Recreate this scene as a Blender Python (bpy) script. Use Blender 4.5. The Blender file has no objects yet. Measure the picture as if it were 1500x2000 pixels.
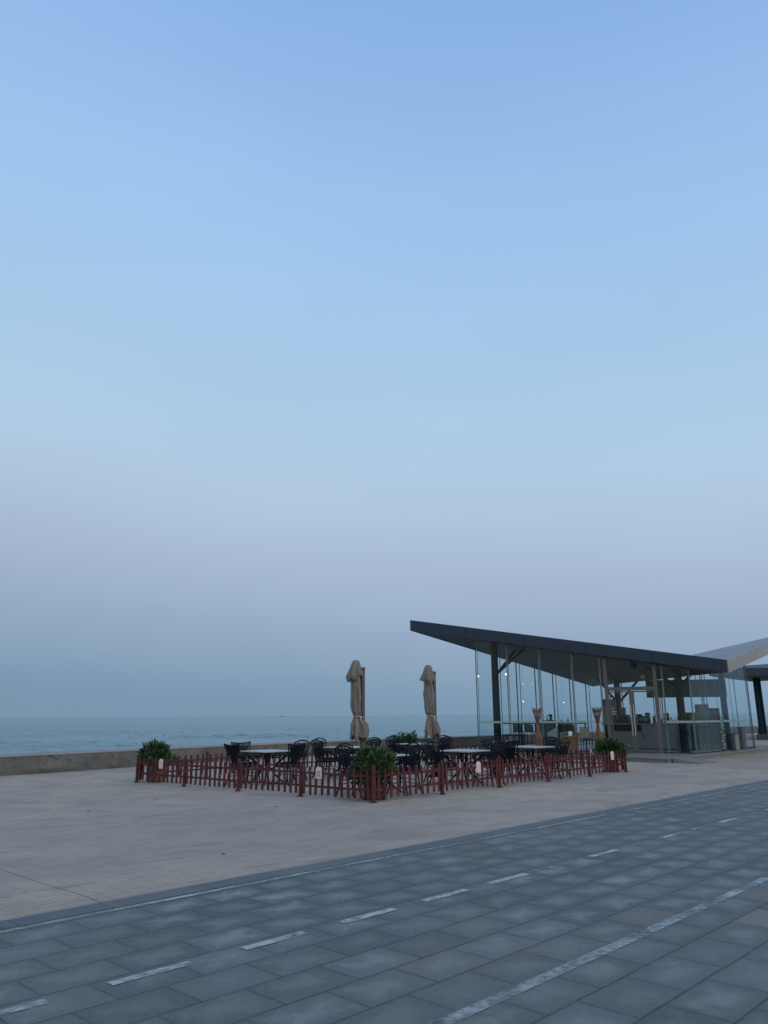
import bpy, bmesh, math, random
from mathutils import Vector, Matrix, noise
R = math.radians
S = bpy.context.scene
COL = S.collection

# ------------------------------------------------------------------ camera
cam_d = bpy.data.cameras.new("camera")
cam = bpy.data.objects.new("camera", cam_d)
COL.objects.link(cam)
cam_d.sensor_fit = 'VERTICAL'
cam_d.sensor_height = 36.0
cam_d.lens = 36.0 * 1500 / 2000
cam_d.clip_start = 0.05
cam_d.clip_end = 120000
cam.matrix_world = (Matrix.Translation((0, 0, 1.5)) @ Matrix.Rotation(R(90 + 14.84), 4, 'X')
                    @ Matrix.Rotation(R(-0.36), 4, 'Z'))
S.camera = cam

# ------------------------------------------------------------------ sky (dusk)
SUN_EL, SUN_ROT = R(3.0), R(110)
W = bpy.data.worlds.new("World")
S.world = W
W.use_nodes = True
wn, wl = W.node_tree.nodes, W.node_tree.links
wn.clear()
out = wn.new('ShaderNodeOutputWorld')
bg = wn.new('ShaderNodeBackground')
sky = wn.new('ShaderNodeTexSky')
sky.sky_type = 'NISHITA'
sky.sun_disc = False
sky.sun_elevation = SUN_EL
sky.sun_rotation = SUN_ROT
sky.dust_density = 2.0
tc = wn.new('ShaderNodeTexCoord')
sep = wn.new('ShaderNodeSeparateXYZ')
wl.new(tc.outputs['Generated'], sep.inputs[0])
ramp = wn.new('ShaderNodeValToRGB')
ramp.color_ramp.interpolation = 'B_SPLINE'


def lin(c):
    return tuple((v / 255 / 12.92) if v / 255 <= .04045 else ((v / 255 + .055) / 1.055) ** 2.4 for v in c)


SKY = [(0.0, (121, 149, 173)), (.03, (128, 156, 181)), (.062, (137, 163, 186)), (.126, (154, 174, 199)),
       (.191, (166, 186, 210)), (.256, (174, 197, 221)), (.32, (175, 202, 227)), (.381, (170, 203, 230)),
       (.497, (164, 200, 235)), (.62, (153, 191, 235)), (.749, (139, 178, 230)), (1.0, (112, 150, 212))]
el = ramp.color_ramp.elements
el[0].position, el[0].color = SKY[0][0], (*lin(SKY[0][1]), 1)
el[1].position, el[1].color = SKY[-1][0], (*lin(SKY[-1][1]), 1)
for p, c in SKY[1:-1]:
    e = el.new(p)
    e.color = (*lin(c), 1)
tl_ = wn.new('ShaderNodeMath')      # the haze band sits lower towards the right
tl_.operation = 'MULTIPLY_ADD'
tl_.inputs[1].default_value = 0.06
wl.new(sep.outputs['X'], tl_.inputs[0])
wl.new(sep.outputs['Z'], tl_.inputs[2])
wl.new(tl_.outputs[0], ramp.inputs[0])
# afterglow behind the photographer: warm colour added to unseen sky to light the ground
glow = wn.new('ShaderNodeMapRange')
glow.inputs['From Min'].default_value = 0.1
glow.inputs['From Max'].default_value = -0.9
glow.inputs['To Min'].default_value = 0.0
glow.inputs['To Max'].default_value = 1.0
wl.new(sep.outputs['Y'], glow.inputs['Value'])
nsc = wn.new('ShaderNodeVectorMath')
nsc.operation = 'SCALE'
nsc.inputs['Scale'].default_value = 0.012
wl.new(sky.outputs[0], nsc.inputs[0])
mx = wn.new('ShaderNodeMix')
mx.data_type = 'RGBA'
mx.blend_type = 'ADD'
wl.new(glow.outputs[0], mx.inputs['Factor'])
wl.new(ramp.outputs[0], mx.inputs['A'])
gad = wn.new('ShaderNodeVectorMath')
gad.operation = 'ADD'
gad.inputs[1].default_value = (.38, .34, .17)
wl.new(nsc.outputs[0], gad.inputs[0])
wl.new(gad.outputs[0], mx.inputs['B'])
# slow uneven veil of thin haze in the sky
nz = wn.new('ShaderNodeTexNoise')
nz.inputs['Scale'].default_value = 1.6
nz.inputs['Detail'].default_value = 3
mp = wn.new('ShaderNodeMapping')
mp.inputs['Scale'].default_value = (1, 1, 3.5)
wl.new(tc.outputs['Generated'], mp.inputs[0])
wl.new(mp.outputs[0], nz.inputs['Vector'])
mr = wn.new('ShaderNodeMapRange')
mr.inputs['From Min'].default_value = .3
mr.inputs['From Max'].default_value = .7
mr.inputs['To Min'].default_value = .965
mr.inputs['To Max'].default_value = 1.035
wl.new(nz.outputs['Fac'], mr.inputs['Value'])
vs = wn.new('ShaderNodeVectorMath')
vs.operation = 'SCALE'
wl.new(mx.outputs['Result'], vs.inputs[0])
wl.new(mr.outputs[0], vs.inputs['Scale'])
wl.new(vs.outputs[0], bg.inputs['Color'])
bg.inputs['Strength'].default_value = 1.0
wl.new(bg.outputs[0], out.inputs[0])

sd = bpy.data.lights.new("sun", 'SUN')
sd.energy = 0.75
sd.angle = R(60)
sd.color = (1.0, .89, .60)
sun = bpy.data.objects.new("sun", sd)
COL.objects.link(sun)
sun.rotation_euler = (R(52), 0, R(55))

S.view_settings.view_transform = 'Standard'
S.view_settings.look = 'None'
S.view_settings.exposure = 0.0
S.view_settings.gamma = 1.0
S.cycles.max_bounces = 8
S.cycles.transparent_max_bounces = 24
S.cycles.use_denoising = True


# ------------------------------------------------------------------ materials
class NT:
    def __init__(self, name):
        self.m = bpy.data.materials.new(name)
        self.m.use_nodes = True
        self.t = self.m.node_tree
        self.t.nodes.clear()
        self.out = self.t.nodes.new('ShaderNodeOutputMaterial')

    def n(self, typ, ins=None, **kw):
        x = self.t.nodes.new(typ)
        for k, v in kw.items():
            setattr(x, k, v)
        for k, v in (ins or {}).items():
            if hasattr(v, 'links') or isinstance(v, bpy.types.NodeSocket):
                self.t.links.new(v, x.inputs[k])
            else:
                x.inputs[k].default_value = v
        return x

    def math(self, op, a, b=0.0, c=0.0, clamp=False):
        x = self.n('ShaderNodeMath', {0: a, 1: b, 2: c}, operation=op)
        x.use_clamp = clamp
        return x.outputs[0]

    def mix(self, f, a, b, blend='MIX'):
        x = self.n('ShaderNodeMix', data_type='RGBA', blend_type=blend)
        for k, v in (('Factor', f), ('A', a), ('B', b)):
            if isinstance(v, bpy.types.NodeSocket):
                self.t.links.new(v, x.inputs[k])
            elif k == 'Factor':
                x.inputs[k].default_value = v
            else:
                x.inputs[k].default_value = (*v, 1) if len(v) == 3 else v
        return x.outputs['Result']

    def noise(self, vec, scale, detail=3, rough=.5, dist=0):
        return self.n('ShaderNodeTexNoise', {'Vector': vec, 'Scale': scale, 'Detail': detail, 'Roughness': rough,
                                             'Distortion': dist}).outputs['Fac']

    def rng(self, v, a, b, c=0.0, d=1.0, smooth=False):
        x = self.n('ShaderNodeMapRange', {'Value': v, 'From Min': a, 'From Max': b, 'To Min': c, 'To Max': d})
        if smooth:
            x.interpolation_type = 'SMOOTHSTEP'
        return x.outputs[0]

    def obj(self):
        return self.n('ShaderNodeTexCoord').outputs['Object']

    def bsdf(self, col, rough=.6, bump=None, bs=.3, bd=.01, metal=0.0, spec=.5):
        b = self.n('ShaderNodeBsdfPrincipled', {'Metallic': metal, 'Specular IOR Level': spec})
        for k, v in (('Base Color', col), ('Roughness', rough)):
            if isinstance(v, bpy.types.NodeSocket):
                self.t.links.new(v, b.inputs[k])
            else:
                b.inputs[k].default_value = (*v, 1) if k == 'Base Color' else v
        if bump is not None:
            bn = self.n('ShaderNodeBump', {'Height': bump, 'Strength': bs, 'Distance': bd})
            self.t.links.new(bn.outputs[0], b.inputs['Normal'])
        self.t.links.new(b.outputs[0], self.out.inputs[0])
        return b


def simple(name, col, rough=.6, var=.15, scale=6, metal=0.0, bump=.15, spec=.5):
    k = NT(name)
    o = k.obj()
    n1 = k.noise(o, scale, 4, .6)
    n2 = k.noise(o, scale * 8, 3, .6)
    f = k.rng(n1, .3, .7, 0, 1)
    c = k.mix(f, tuple(v * (1 - var) for v in col), tuple(v * (1 + var) for v in col))
    rr = k.rng(n2, .3, .7, max(.03, rough - .08), min(1, rough + .08))
    k.bsdf(c, rr, n2, bump, .003, metal, spec)
    return k.m


def emis(name, col, st):
    k = NT(name)
    e = k.n('ShaderNodeEmission', {'Color': (*col, 1), 'Strength': st})
    k.t.links.new(e.outputs[0], k.out.inputs[0])
    return k.m


def glass(name, tint, refl=1.0, rough=0.0):
    k = NT(name)
    o = k.obj()
    tr = k.n('ShaderNodeBsdfTransparent', {'Color': (*tint, 1)})
    gl = k.n('ShaderNodeBsdfGlossy', {'Color': (.9, .97, .97, 1), 'Roughness': rough})
    g_ = k.n('ShaderNodeNewGeometry')
    dt = k.n('ShaderNodeVectorMath', {0: g_.outputs['Incoming'], 1: g_.outputs['Normal']}, operation='DOT_PRODUCT').outputs['Value']
    ic = k.math('SUBTRACT', 1.0, k.math('ABSOLUTE', dt))
    f = k.math('MULTIPLY', k.math('ADD', k.math('MULTIPLY', k.math('POWER', ic, 5.0), .6), .010), refl, clamp=True)
    ms = k.n('ShaderNodeMixShader', {0: f, 1: tr.outputs[0], 2: gl.outputs[0]})
    # light grime
    df = k.n('ShaderNodeBsdfDiffuse', {'Color': (.35, .42, .44, 1)})
    g = k.rng(k.noise(o, 1.1, 4, .65), .35, .8, .0, .006)
    m2 = k.n('ShaderNodeMixShader', {0: g, 1: ms.outputs[0], 2: df.outputs[0]})
    k.t.links.new(m2.outputs[0], k.out.inputs[0])
    return k.m


M = {}
M['iron'] = simple('cast_iron_paint', (.005, .008, .014), .55, .3, 20, spec=.2)
M['stone_top'] = simple('table_stone', (.36, .355, .34), .38, .10, 12)
M['redwood'] = simple('red_fence_paint', (.090, .023, .025), .6, .4, 5, bump=.4, spec=.25)
M['pot'] = simple('planter_wood', (.075, .026, .024), .65, .3, 9, bump=.4)
M['potpanel'] = simple('planter_panel', (.15, .09, .06), .7, .25, 9, bump=.4)
M['soil'] = simple('soil', (.03, .022, .018), .95, .4, 20)
M['canvas'] = simple('umbrella_canvas', (.188, .158, .147), .9, .12, 5, bump=.3)
M['umb_pole'] = simple('umbrella_pole', (.085, .070, .068), .5, .1, 5)
M['strap'] = simple('strap', (.42, .40, .38), .8)
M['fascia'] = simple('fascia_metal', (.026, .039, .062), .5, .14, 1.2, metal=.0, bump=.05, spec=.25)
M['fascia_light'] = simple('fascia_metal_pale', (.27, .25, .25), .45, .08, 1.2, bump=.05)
M['roof_top'] = None
M['soffit'] = None
M['teal'] = simple('column_paint', (.004, .014, .024), .6, .25, 3, bump=.1, spec=.15)
M['frame'] = simple('door_frame_metal', (.115, .098, .098), .4, .1, 6, metal=.3)
M['alu'] = simple('aluminium_rail', (.30, .36, .37), .35, .1, 4, metal=.4)
M['fin'] = simple('glass_fin_edge', (.13, .18, .20), .25, .1, 4)
M['fin_dark'] = simple('glass_fin_dark', (.055, .095, .11), .25, .1, 4)
M['steel'] = simple('steel', (.55, .55, .55), .25, .05, 5, metal=.9)
M['dark'] = simple('dark_paint', (.008, .013, .021), .5, .25, 8, spec=.2)
M['darkred'] = simple('dark_red_case', (.035, .014, .020), .4, .25, 8)
M['slate'] = simple('grey_plastic', (.055, .075, .092), .5, .12, 6)
M['shell'] = simple('grey_shell', (.085, .10, .105), .5, .1, 6)
M['counter'] = simple('counter_panel', (.125, .150, .168), .5, .08, 2)
M['counter_top'] = simple('counter_stone', (.20, .22, .22), .3, .1, 8)
M['cream'] = simple('cream_paint', (.20, .19, .155), .6, .12, 5)
M['canvas_cream'] = simple('cream_cloth', (.21, .19, .15), .9, .15, 10, bump=.4)
M['paleglass'] = simple('pale_cloth', (.19, .215, .22), .8, .12, 8)
M['wood'] = simple('oak', (.125, .068, .038), .55, .25, 7, bump=.2)
M['wood_pale'] = simple('oak_pale', (.20, .125, .07), .55, .2, 7, bump=.2)
M['rattan'] = simple('rattan', (.15, .068, .047), .65, .3, 30, bump=.5)
M['brown'] = simple('brown_box', (.085, .05, .042), .7, .2, 6)
M['paper'] = simple('white_card', (.62, .60, .60), .7, .06, 10)
M['pinkcard'] = simple('pale_pink_card', (.62, .44, .50), .7, .06, 10)
M['pink'] = simple('pink_print', (.55, .10, .17), .6, .1, 10)
M['white'] = simple('white_plastic', (.6, .6, .6), .5, .05, 10)
M['yellow'] = simple('yellow_mark', (.32, .30, .10), .6, .05, 10)
M['green_card'] = simple('olive_box', (.17, .19, .08), .6, .15, 10)
M['stem'] = simple('stem', (.05, .045, .025), .8)
M['rust'] = simple('ship_paint', (.10, .13, .16), .7)
M['buoy'] = simple('buoy', (.03, .035, .05), .7)
M['leafdry'] = simple('dry_leaf', (.035, .028, .022), .8)
M['step'] = simple('step_granite', (.17, .168, .172), .6, .18, 5, bump=.2)
M['floor'] = simple('floor_tile', (.32, .33, .33), .4, .08, 2)
M['base'] = simple('plinth', (.018, .03, .042), .6)
M['glass'] = glass('glass_clear', (.940, .962, .967), 1.0)
M['glass_dark'] = glass('glass_display', (.10, .19, .22), 1.0)
M['bulb_w'] = emis('bulb_white', (1, .96, .85), 2.5)  # emissive stand-ins for lamps reflected in the cafe glass
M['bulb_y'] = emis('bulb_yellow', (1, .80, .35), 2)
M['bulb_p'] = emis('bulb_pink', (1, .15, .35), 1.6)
M['green_lit'] = emis('green_glow', (.25, .62, .45), .35)


def m_foliage():
    k = NT('leaf')
    o = k.obj()
    geo = k.n('ShaderNodeNewGeometry')
    rnd = geo.outputs['Random Per Island']
    c = k.mix(k.math('POWER', rnd, 1.8), (.012, .036, .016), (.062, .105, .030))
    c = k.mix(k.rng(k.noise(o, 5, 2), .4, .6), c, (.030, .075, .024))
    b = k.bsdf(c, .45, spec=.45)
    return k.m


M['leaf'] = m_foliage()


def m_panel(name, col, w, h, gap=.01, rough=.45, var=.08, seam=.35):
    """sheet panels with thin seams, object coordinates"""
    k = NT(name)
    o = k.obj()
    br = k.n('ShaderNodeTexBrick', {'Vector': o, 'Color1': (*[v * (1 - var) for v in col], 1),
                                    'Color2': (*[v * (1 + var) for v in col], 1),
                                    'Mortar': (*[v * seam for v in col], 1), 'Scale': 1.0, 'Mortar Size': gap,
                                    'Brick Width': w, 'Row Height': h, 'Mortar Smooth': .1})
    br.offset = 0
    n = k.noise(o, .9, 4, .6)
    c = k.mix(k.rng(n, .3, .7, 0, .35), br.outputs['Color'], tuple(v * .7 for v in col))
    k.bsdf(c, rough, k.noise(o, 30, 2), .05, .002)
    return k.m


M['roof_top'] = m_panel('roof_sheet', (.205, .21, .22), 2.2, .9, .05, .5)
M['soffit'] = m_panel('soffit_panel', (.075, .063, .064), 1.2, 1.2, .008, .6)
M['board'] = m_panel('menu_board', (.018, .026, .040), .72, 2.0, .006, .3, .12)
M['darkwood'] = m_panel('cabinet_panel', (.05, .05, .048), .5, .5, .008, .5)


def m_pavers():
    k = NT('granite_pavers')
    o = k.obj()
    sp = k.n('ShaderNodeSeparateXYZ', {0: o})
    s, t = sp.outputs[0], sp.outputs[1]
    # tiny wobble so joints are not ruler straight
    wob = k.noise(o, 3.0, 2)
    t2 = k.math('ADD', t, k.rng(wob, 0, 1, -.006, .006))
    rowf = k.math('DIVIDE', k.math('SUBTRACT', t2, 4.34), .37)
    row = k.math('FLOOR', rowf)
    v = k.math('FRACT', rowf)
    par = k.math('MULTIPLY', k.math('FLOORED_MODULO', row, 2.0), .5)
    rrow = k.n('ShaderNodeTexWhiteNoise', {'W': row}, noise_dimensions='1D').outputs['Value']
    uf = k.math('ADD', k.math('ADD', k.math('DIVIDE', k.math('SUBTRACT', s, 2.43), .555), par), k.rng(rrow, 0, 1, -.03, .03))
    col = k.math('FLOOR', uf)
    u = k.math('FRACT', uf)
    eu = k.math('MULTIPLY', k.math('MINIMUM', u, k.math('SUBTRACT', 1.0, u)), .555)
    ev = k.math('MULTIPLY', k.math('MINIMUM', v, k.math('SUBTRACT', 1.0, v)), .37)
    cid = k.n('ShaderNodeCombineXYZ', {0: col, 1: row, 2: 0.0}).outputs[0]
    wn3 = k.n('ShaderNodeTexWhiteNoise', {'Vector': cid}, noise_dimensions='3D')
    rnd, rcol = wn3.outputs['Value'], wn3.outputs['Color']
    off = k.n('ShaderNodeVectorMath', {0: rcol, 'Scale': 30.0}, operation='SCALE').outputs[0]
    pv = k.n('ShaderNodeVectorMath', {0: o, 1: off}, operation='ADD').outputs[0]
    nb = k.noise(pv, 5.0, 4, .6, .4)
    nbig = k.noise(o, .55, 3, .55)
    nfine = k.noise(o, 120, 3, .7)
    nmid = k.noise(o, 28, 4, .7)
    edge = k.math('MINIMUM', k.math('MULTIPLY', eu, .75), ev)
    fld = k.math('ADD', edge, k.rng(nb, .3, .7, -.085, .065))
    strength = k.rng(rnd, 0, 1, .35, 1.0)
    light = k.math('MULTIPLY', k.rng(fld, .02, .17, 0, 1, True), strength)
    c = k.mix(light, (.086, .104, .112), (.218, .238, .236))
    # occasional pinkish paver
    pk = k.math('GREATER_THAN', rnd, .983)
    c = k.mix(k.math('MULTIPLY', pk, .8), c, (.185, .165, .158))
    c = k.mix(k.rng(nbig, .35, .65, 0, .45), c, (.130, .140, .144))
    c = k.mix(k.rng(nfine, .38, .60, 0, .55), c, k.mix(.5, c, (.03, .035, .04)))
    c = k.mix(k.rng(nmid, .55, .75, 0, .25), c, (.19, .21, .22))
    c = k.mix(k.rng(k.noise(o, .23, 3, .6), .45, .68, 0, .42), c, (.170, .152, .158))
    tone = k.rng(k.n('ShaderNodeSeparateXYZ', {0: rcol}).outputs[1], 0, 1, .84, 1.14)
    c = k.n('ShaderNodeVectorMath', {0: c, 'Scale': tone}, operation='SCALE').outputs[0]
    # joints
    jn = k.noise(o, 9, 3, .6)
    jv = k.rng(ev, .002, .008, 1, 0, True)
    ju = k.rng(eu, .0012, .0058, 1, 0, True)
    j = k.math('MAXIMUM', k.math('MULTIPLY', jv, k.rng(jn, .3, .6, .4, 1)), k.math('MULTIPLY', ju, k.rng(jn, .35, .6, .3, .95)))
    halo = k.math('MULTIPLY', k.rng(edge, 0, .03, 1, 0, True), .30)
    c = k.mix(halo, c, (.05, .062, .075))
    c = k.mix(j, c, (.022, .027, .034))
    h = k.math('SUBTRACT', k.math('MULTIPLY', nmid, .25), j)
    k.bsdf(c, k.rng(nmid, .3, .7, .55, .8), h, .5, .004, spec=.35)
    return k.m


def m_edging():
    k = NT('path_edging')
    o = k.obj()
    sp = k.n('ShaderNodeSeparateXYZ', {0: o})
    s = sp.outputs[0]
    uf = k.math('DIVIDE', k.math('SUBTRACT', s, 3.42), .86)
    u = k.math('FRACT', uf)
    rnd = k.n('ShaderNodeTexWhiteNoise', {'W': k.math('FLOOR', uf)}, noise_dimensions='1D').outputs['Value']
    eu = k.math('MULTIPLY', k.math('MINIMUM', u, k.math('SUBTRACT', 1.0, u)), .86)
    c = k.mix(rnd, (.072, .090, .108), (.105, .118, .132))
    c = k.mix(k.rng(k.noise(o, 6, 4, .6), .3, .7, 0, .5), c, (.13, .145, .155))
    c = k.mix(k.rng(k.noise(o, 100, 3, .7), .4, .7, 0, .3), c, (.05, .06, .07))
    c = k.mix(k.rng(eu, .001, .006, .9, 0, True), c, (.02, .025, .03))
    k.bsdf(c, .7, k.noise(o, 40, 3), .3, .003, spec=.35)
    return k.m


def m_plaza():
    k = NT('stamped_concrete')
    o = k.obj()
    sp = k.n('ShaderNodeSeparateXYZ', {0: o})
    s, t = sp.outputs[0], sp.outputs[1]
    big = k.noise(o, .16, 4, .6)
    mid = k.noise(o, .9, 5, .62, .5)
    st = k.n('ShaderNodeMapping', {'Vector': o, 'Rotation': (0, 0, R(46)), 'Scale': (.7, 2.6, 1)}).outputs[0]
    streak = k.noise(st, 1.3, 5, .68, .4)
    fine = k.noise(o, 60, 4, .7)
    br = k.n('ShaderNodeTexBrick', {'Vector': o, 'Color1': (.40, .40, .40, 1), 'Color2': (.60, .60, .60, 1),
                                    'Mortar': (0, 0, 0, 1), 'Scale': 1.0, 'Mortar Size': .006,
                                    'Brick Width': .40, 'Row Height': .13, 'Mortar Smooth': .4})
    c = k.mix(k.rng(big, .38, .62), (.318, .282, .258), (.405, .332, .268))
    c = k.mix(k.rng(mid, .42, .66, 0, .85), c, (.275, .236, .210))
    c = k.mix(k.rng(streak, .54, .68, 0, .75), c, (.215, .190, .172))
    c = k.mix(k.rng(streak, .25, .40, .45, 0), c, (.435, .372, .305))
    c = k.mix(k.rng(fine, .35, .7, 0, .22), c, (.16, .15, .15))
    brf = k.rng(br.outputs['Fac'], 0, 1, 0, .48)
    wear = k.rng(k.noise(o, 1.1, 5, .7), .42, .62, .05, .9)
    c = k.mix(k.math('MULTIPLY', brf, wear), c, (.12, .115, .12))
    c = k.mix(.22, c, br.outputs['Color'], 'OVERLAY')
    # expansion joints
    wob = k.rng(k.noise(o, 1.2, 3), 0, 1, -.035, .035)
    sj = k.math('FRACT', k.math('DIVIDE', k.math('ADD', k.math('SUBTRACT', s, 3.46), wob), 5.75))
    sjd = k.math('MULTIPLY', k.math('MINIMUM', sj, k.math('SUBTRACT', 1.0, sj)), 5.75)
    tj = k.math('FRACT', k.math('DIVIDE', k.math('ADD', k.math('SUBTRACT', t, 6.64), wob), 5.1))
    tjd = k.math('MULTIPLY', k.math('MINIMUM', tj, k.math('SUBTRACT', 1.0, tj)), 5.1)
    jn = k.rng(k.noise(o, 2.0, 3), .3, .6, .35, 1)
    j = k.math('MAXIMUM', k.rng(sjd, .003, .014, 1, 0, True), k.math('MULTIPLY', k.rng(tjd, .002, .010, 1, 0, True), .6))
    j = k.math('MULTIPLY', j, jn)
    c = k.mix(k.math('MULTIPLY', j, .8), c, (.05, .047, .05))
    ed = k.math('ABSOLUTE', k.math('SUBTRACT', t, 6.565))
    em = k.math('MULTIPLY', k.rng(ed, .006, .03, 1, 0), k.rng(k.noise(o, 3.2, 4, .7), .46, .58, .15, 1))
    c = k.mix(k.math('MULTIPLY', em, .85), c, (.035, .036, .036))
    h = k.math('SUBTRACT', k.math('ADD', k.math('MULTIPLY', fine, .25), k.math('MULTIPLY', mid, .5)),
               k.math('ADD', j, k.math('MULTIPLY', br.outputs['Fac'], .6)))
    k.bsdf(c, .85, h, .45, .005, spec=.25)
    return k.m


def m_paint(name, col, lo, hi):
    k = NT(name)
    o = k.obj()
    n = k.math('ADD', k.math('MULTIPLY', k.noise(o, 13, 6, .68), .50), k.math('MULTIPLY', k.noise(o, 1.7, 3), .50))
    a = k.rng(n, lo, hi, 1, 0)
    b = k.n('ShaderNodeBsdfPrincipled', {'Base Color': (*col, 1), 'Roughness': .7})
    t = k.n('ShaderNodeBsdfTransparent')
    ms = k.n('ShaderNodeMixShader', {0: a, 1: t.outputs[0], 2: b.outputs[0]})
    k.t.links.new(ms.outputs[0], k.out.inputs[0])
    return k.m


def m_wall():
    k = NT('weathered_concrete')
    o = k.obj()
    sp = k.n('ShaderNodeSeparateXYZ', {0: o})
    z = sp.outputs[2]
    n1 = k.noise(o, .9, 5, .65, .6)
    n2 = k.noise(o, 3.5, 5, .7, .5)
    n3 = k.noise(o, 30, 4, .7)
    c = k.mix(k.rng(n1, .35, .65), (.120, .114, .116), (.185, .166, .156))
    c = k.mix(k.rng(n2, .50, .64, 0, .8), c, (.075, .082, .085))
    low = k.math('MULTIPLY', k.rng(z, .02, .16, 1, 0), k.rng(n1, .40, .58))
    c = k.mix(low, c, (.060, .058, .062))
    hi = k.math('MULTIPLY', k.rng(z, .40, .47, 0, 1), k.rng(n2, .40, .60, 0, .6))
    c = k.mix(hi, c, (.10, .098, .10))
    c = k.mix(k.rng(n3, .4, .7, 0, .3), c, (.12, .11, .11))
    vor = k.n('ShaderNodeTexVoronoi', {'Vector': k.n('ShaderNodeVectorMath', {0: o, 1: k.n('ShaderNodeVectorMath', {
        0: k.n('ShaderNodeTexNoise', {'Vector': o, 'Scale': 2.0, 'Detail': 4}).outputs['Color'], 'Scale': .9},
        operation='SCALE').outputs[0]}, operation='ADD').outputs[0], 'Scale': .35}, feature='DISTANCE_TO_EDGE')
    cr = k.math('MULTIPLY', k.rng(vor.outputs['Distance'], .001, .010, 1, 0), k.rng(k.noise(o, .7, 2), .45, .55, 0, .8))
    c = k.mix(cr, c, (.04, .038, .04))
    h = k.math('SUBTRACT', k.math('ADD', k.math('MULTIPLY', n2, .6), k.math('MULTIPLY', n3, .25)), cr)
    k.bsdf(c, .9, h, .6, .012, spec=.2)
    return k.m


def m_sea():
    k = NT('sea_water')
    o = k.obj()
    mp = k.n('ShaderNodeMapping', {'Vector': o, 'Rotation': (0, 0, R(20)), 'Scale': (.55, 1.5, 1)}).outputs[0]
    a = k.noise(mp, .18, 4, .6, .3)
    b = k.noise(mp, .8, 5, .65, .4)
    c_ = k.noise(mp, 4.0, 4, .6)
    h = k.math('ADD', k.math('ADD', k.math('MULTIPLY', a, 2.2), k.math('MULTIPLY', b, .75)), k.math('MULTIPLY', c_, .12))
    big = k.noise(k.n('ShaderNodeMapping', {'Vector': o, 'Scale': (.004, .012, 1)}).outputs[0], 1.0, 4)
    c = k.mix(big, (.105, .200, .235), (.125, .230, .262))
    lines = k.noise(k.n('ShaderNodeMapping', {'Vector': o, 'Rotation': (0, 0, R(12)), 'Scale': (.07, .55, 1)}).outputs[0], 1.0, 5, .65, .5)
    c = k.mix(k.rng(lines, .56, .74, 0, .35), c, (.055, .130, .165))
    b_ = k.bsdf(c, .28, h, .35, .35, spec=.32)
    b_.inputs['IOR'].default_value = 1.33
    return k.m


M['pavers'], M['edging'], M['plaza'] = m_pavers(), m_edging(), m_plaza()
M['wall'], M['sea'] = m_wall(), m_sea()
M['paint'] = m_paint('worn_white_paint', (.34, .38, .40), .38, .60)
M['paint_faint'] = m_paint('very_worn_white_paint', (.26, .30, .32), .34, .54)
M['paint_good'] = m_paint('white_dash_paint', (.34, .38, .41), .46, .64)


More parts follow.
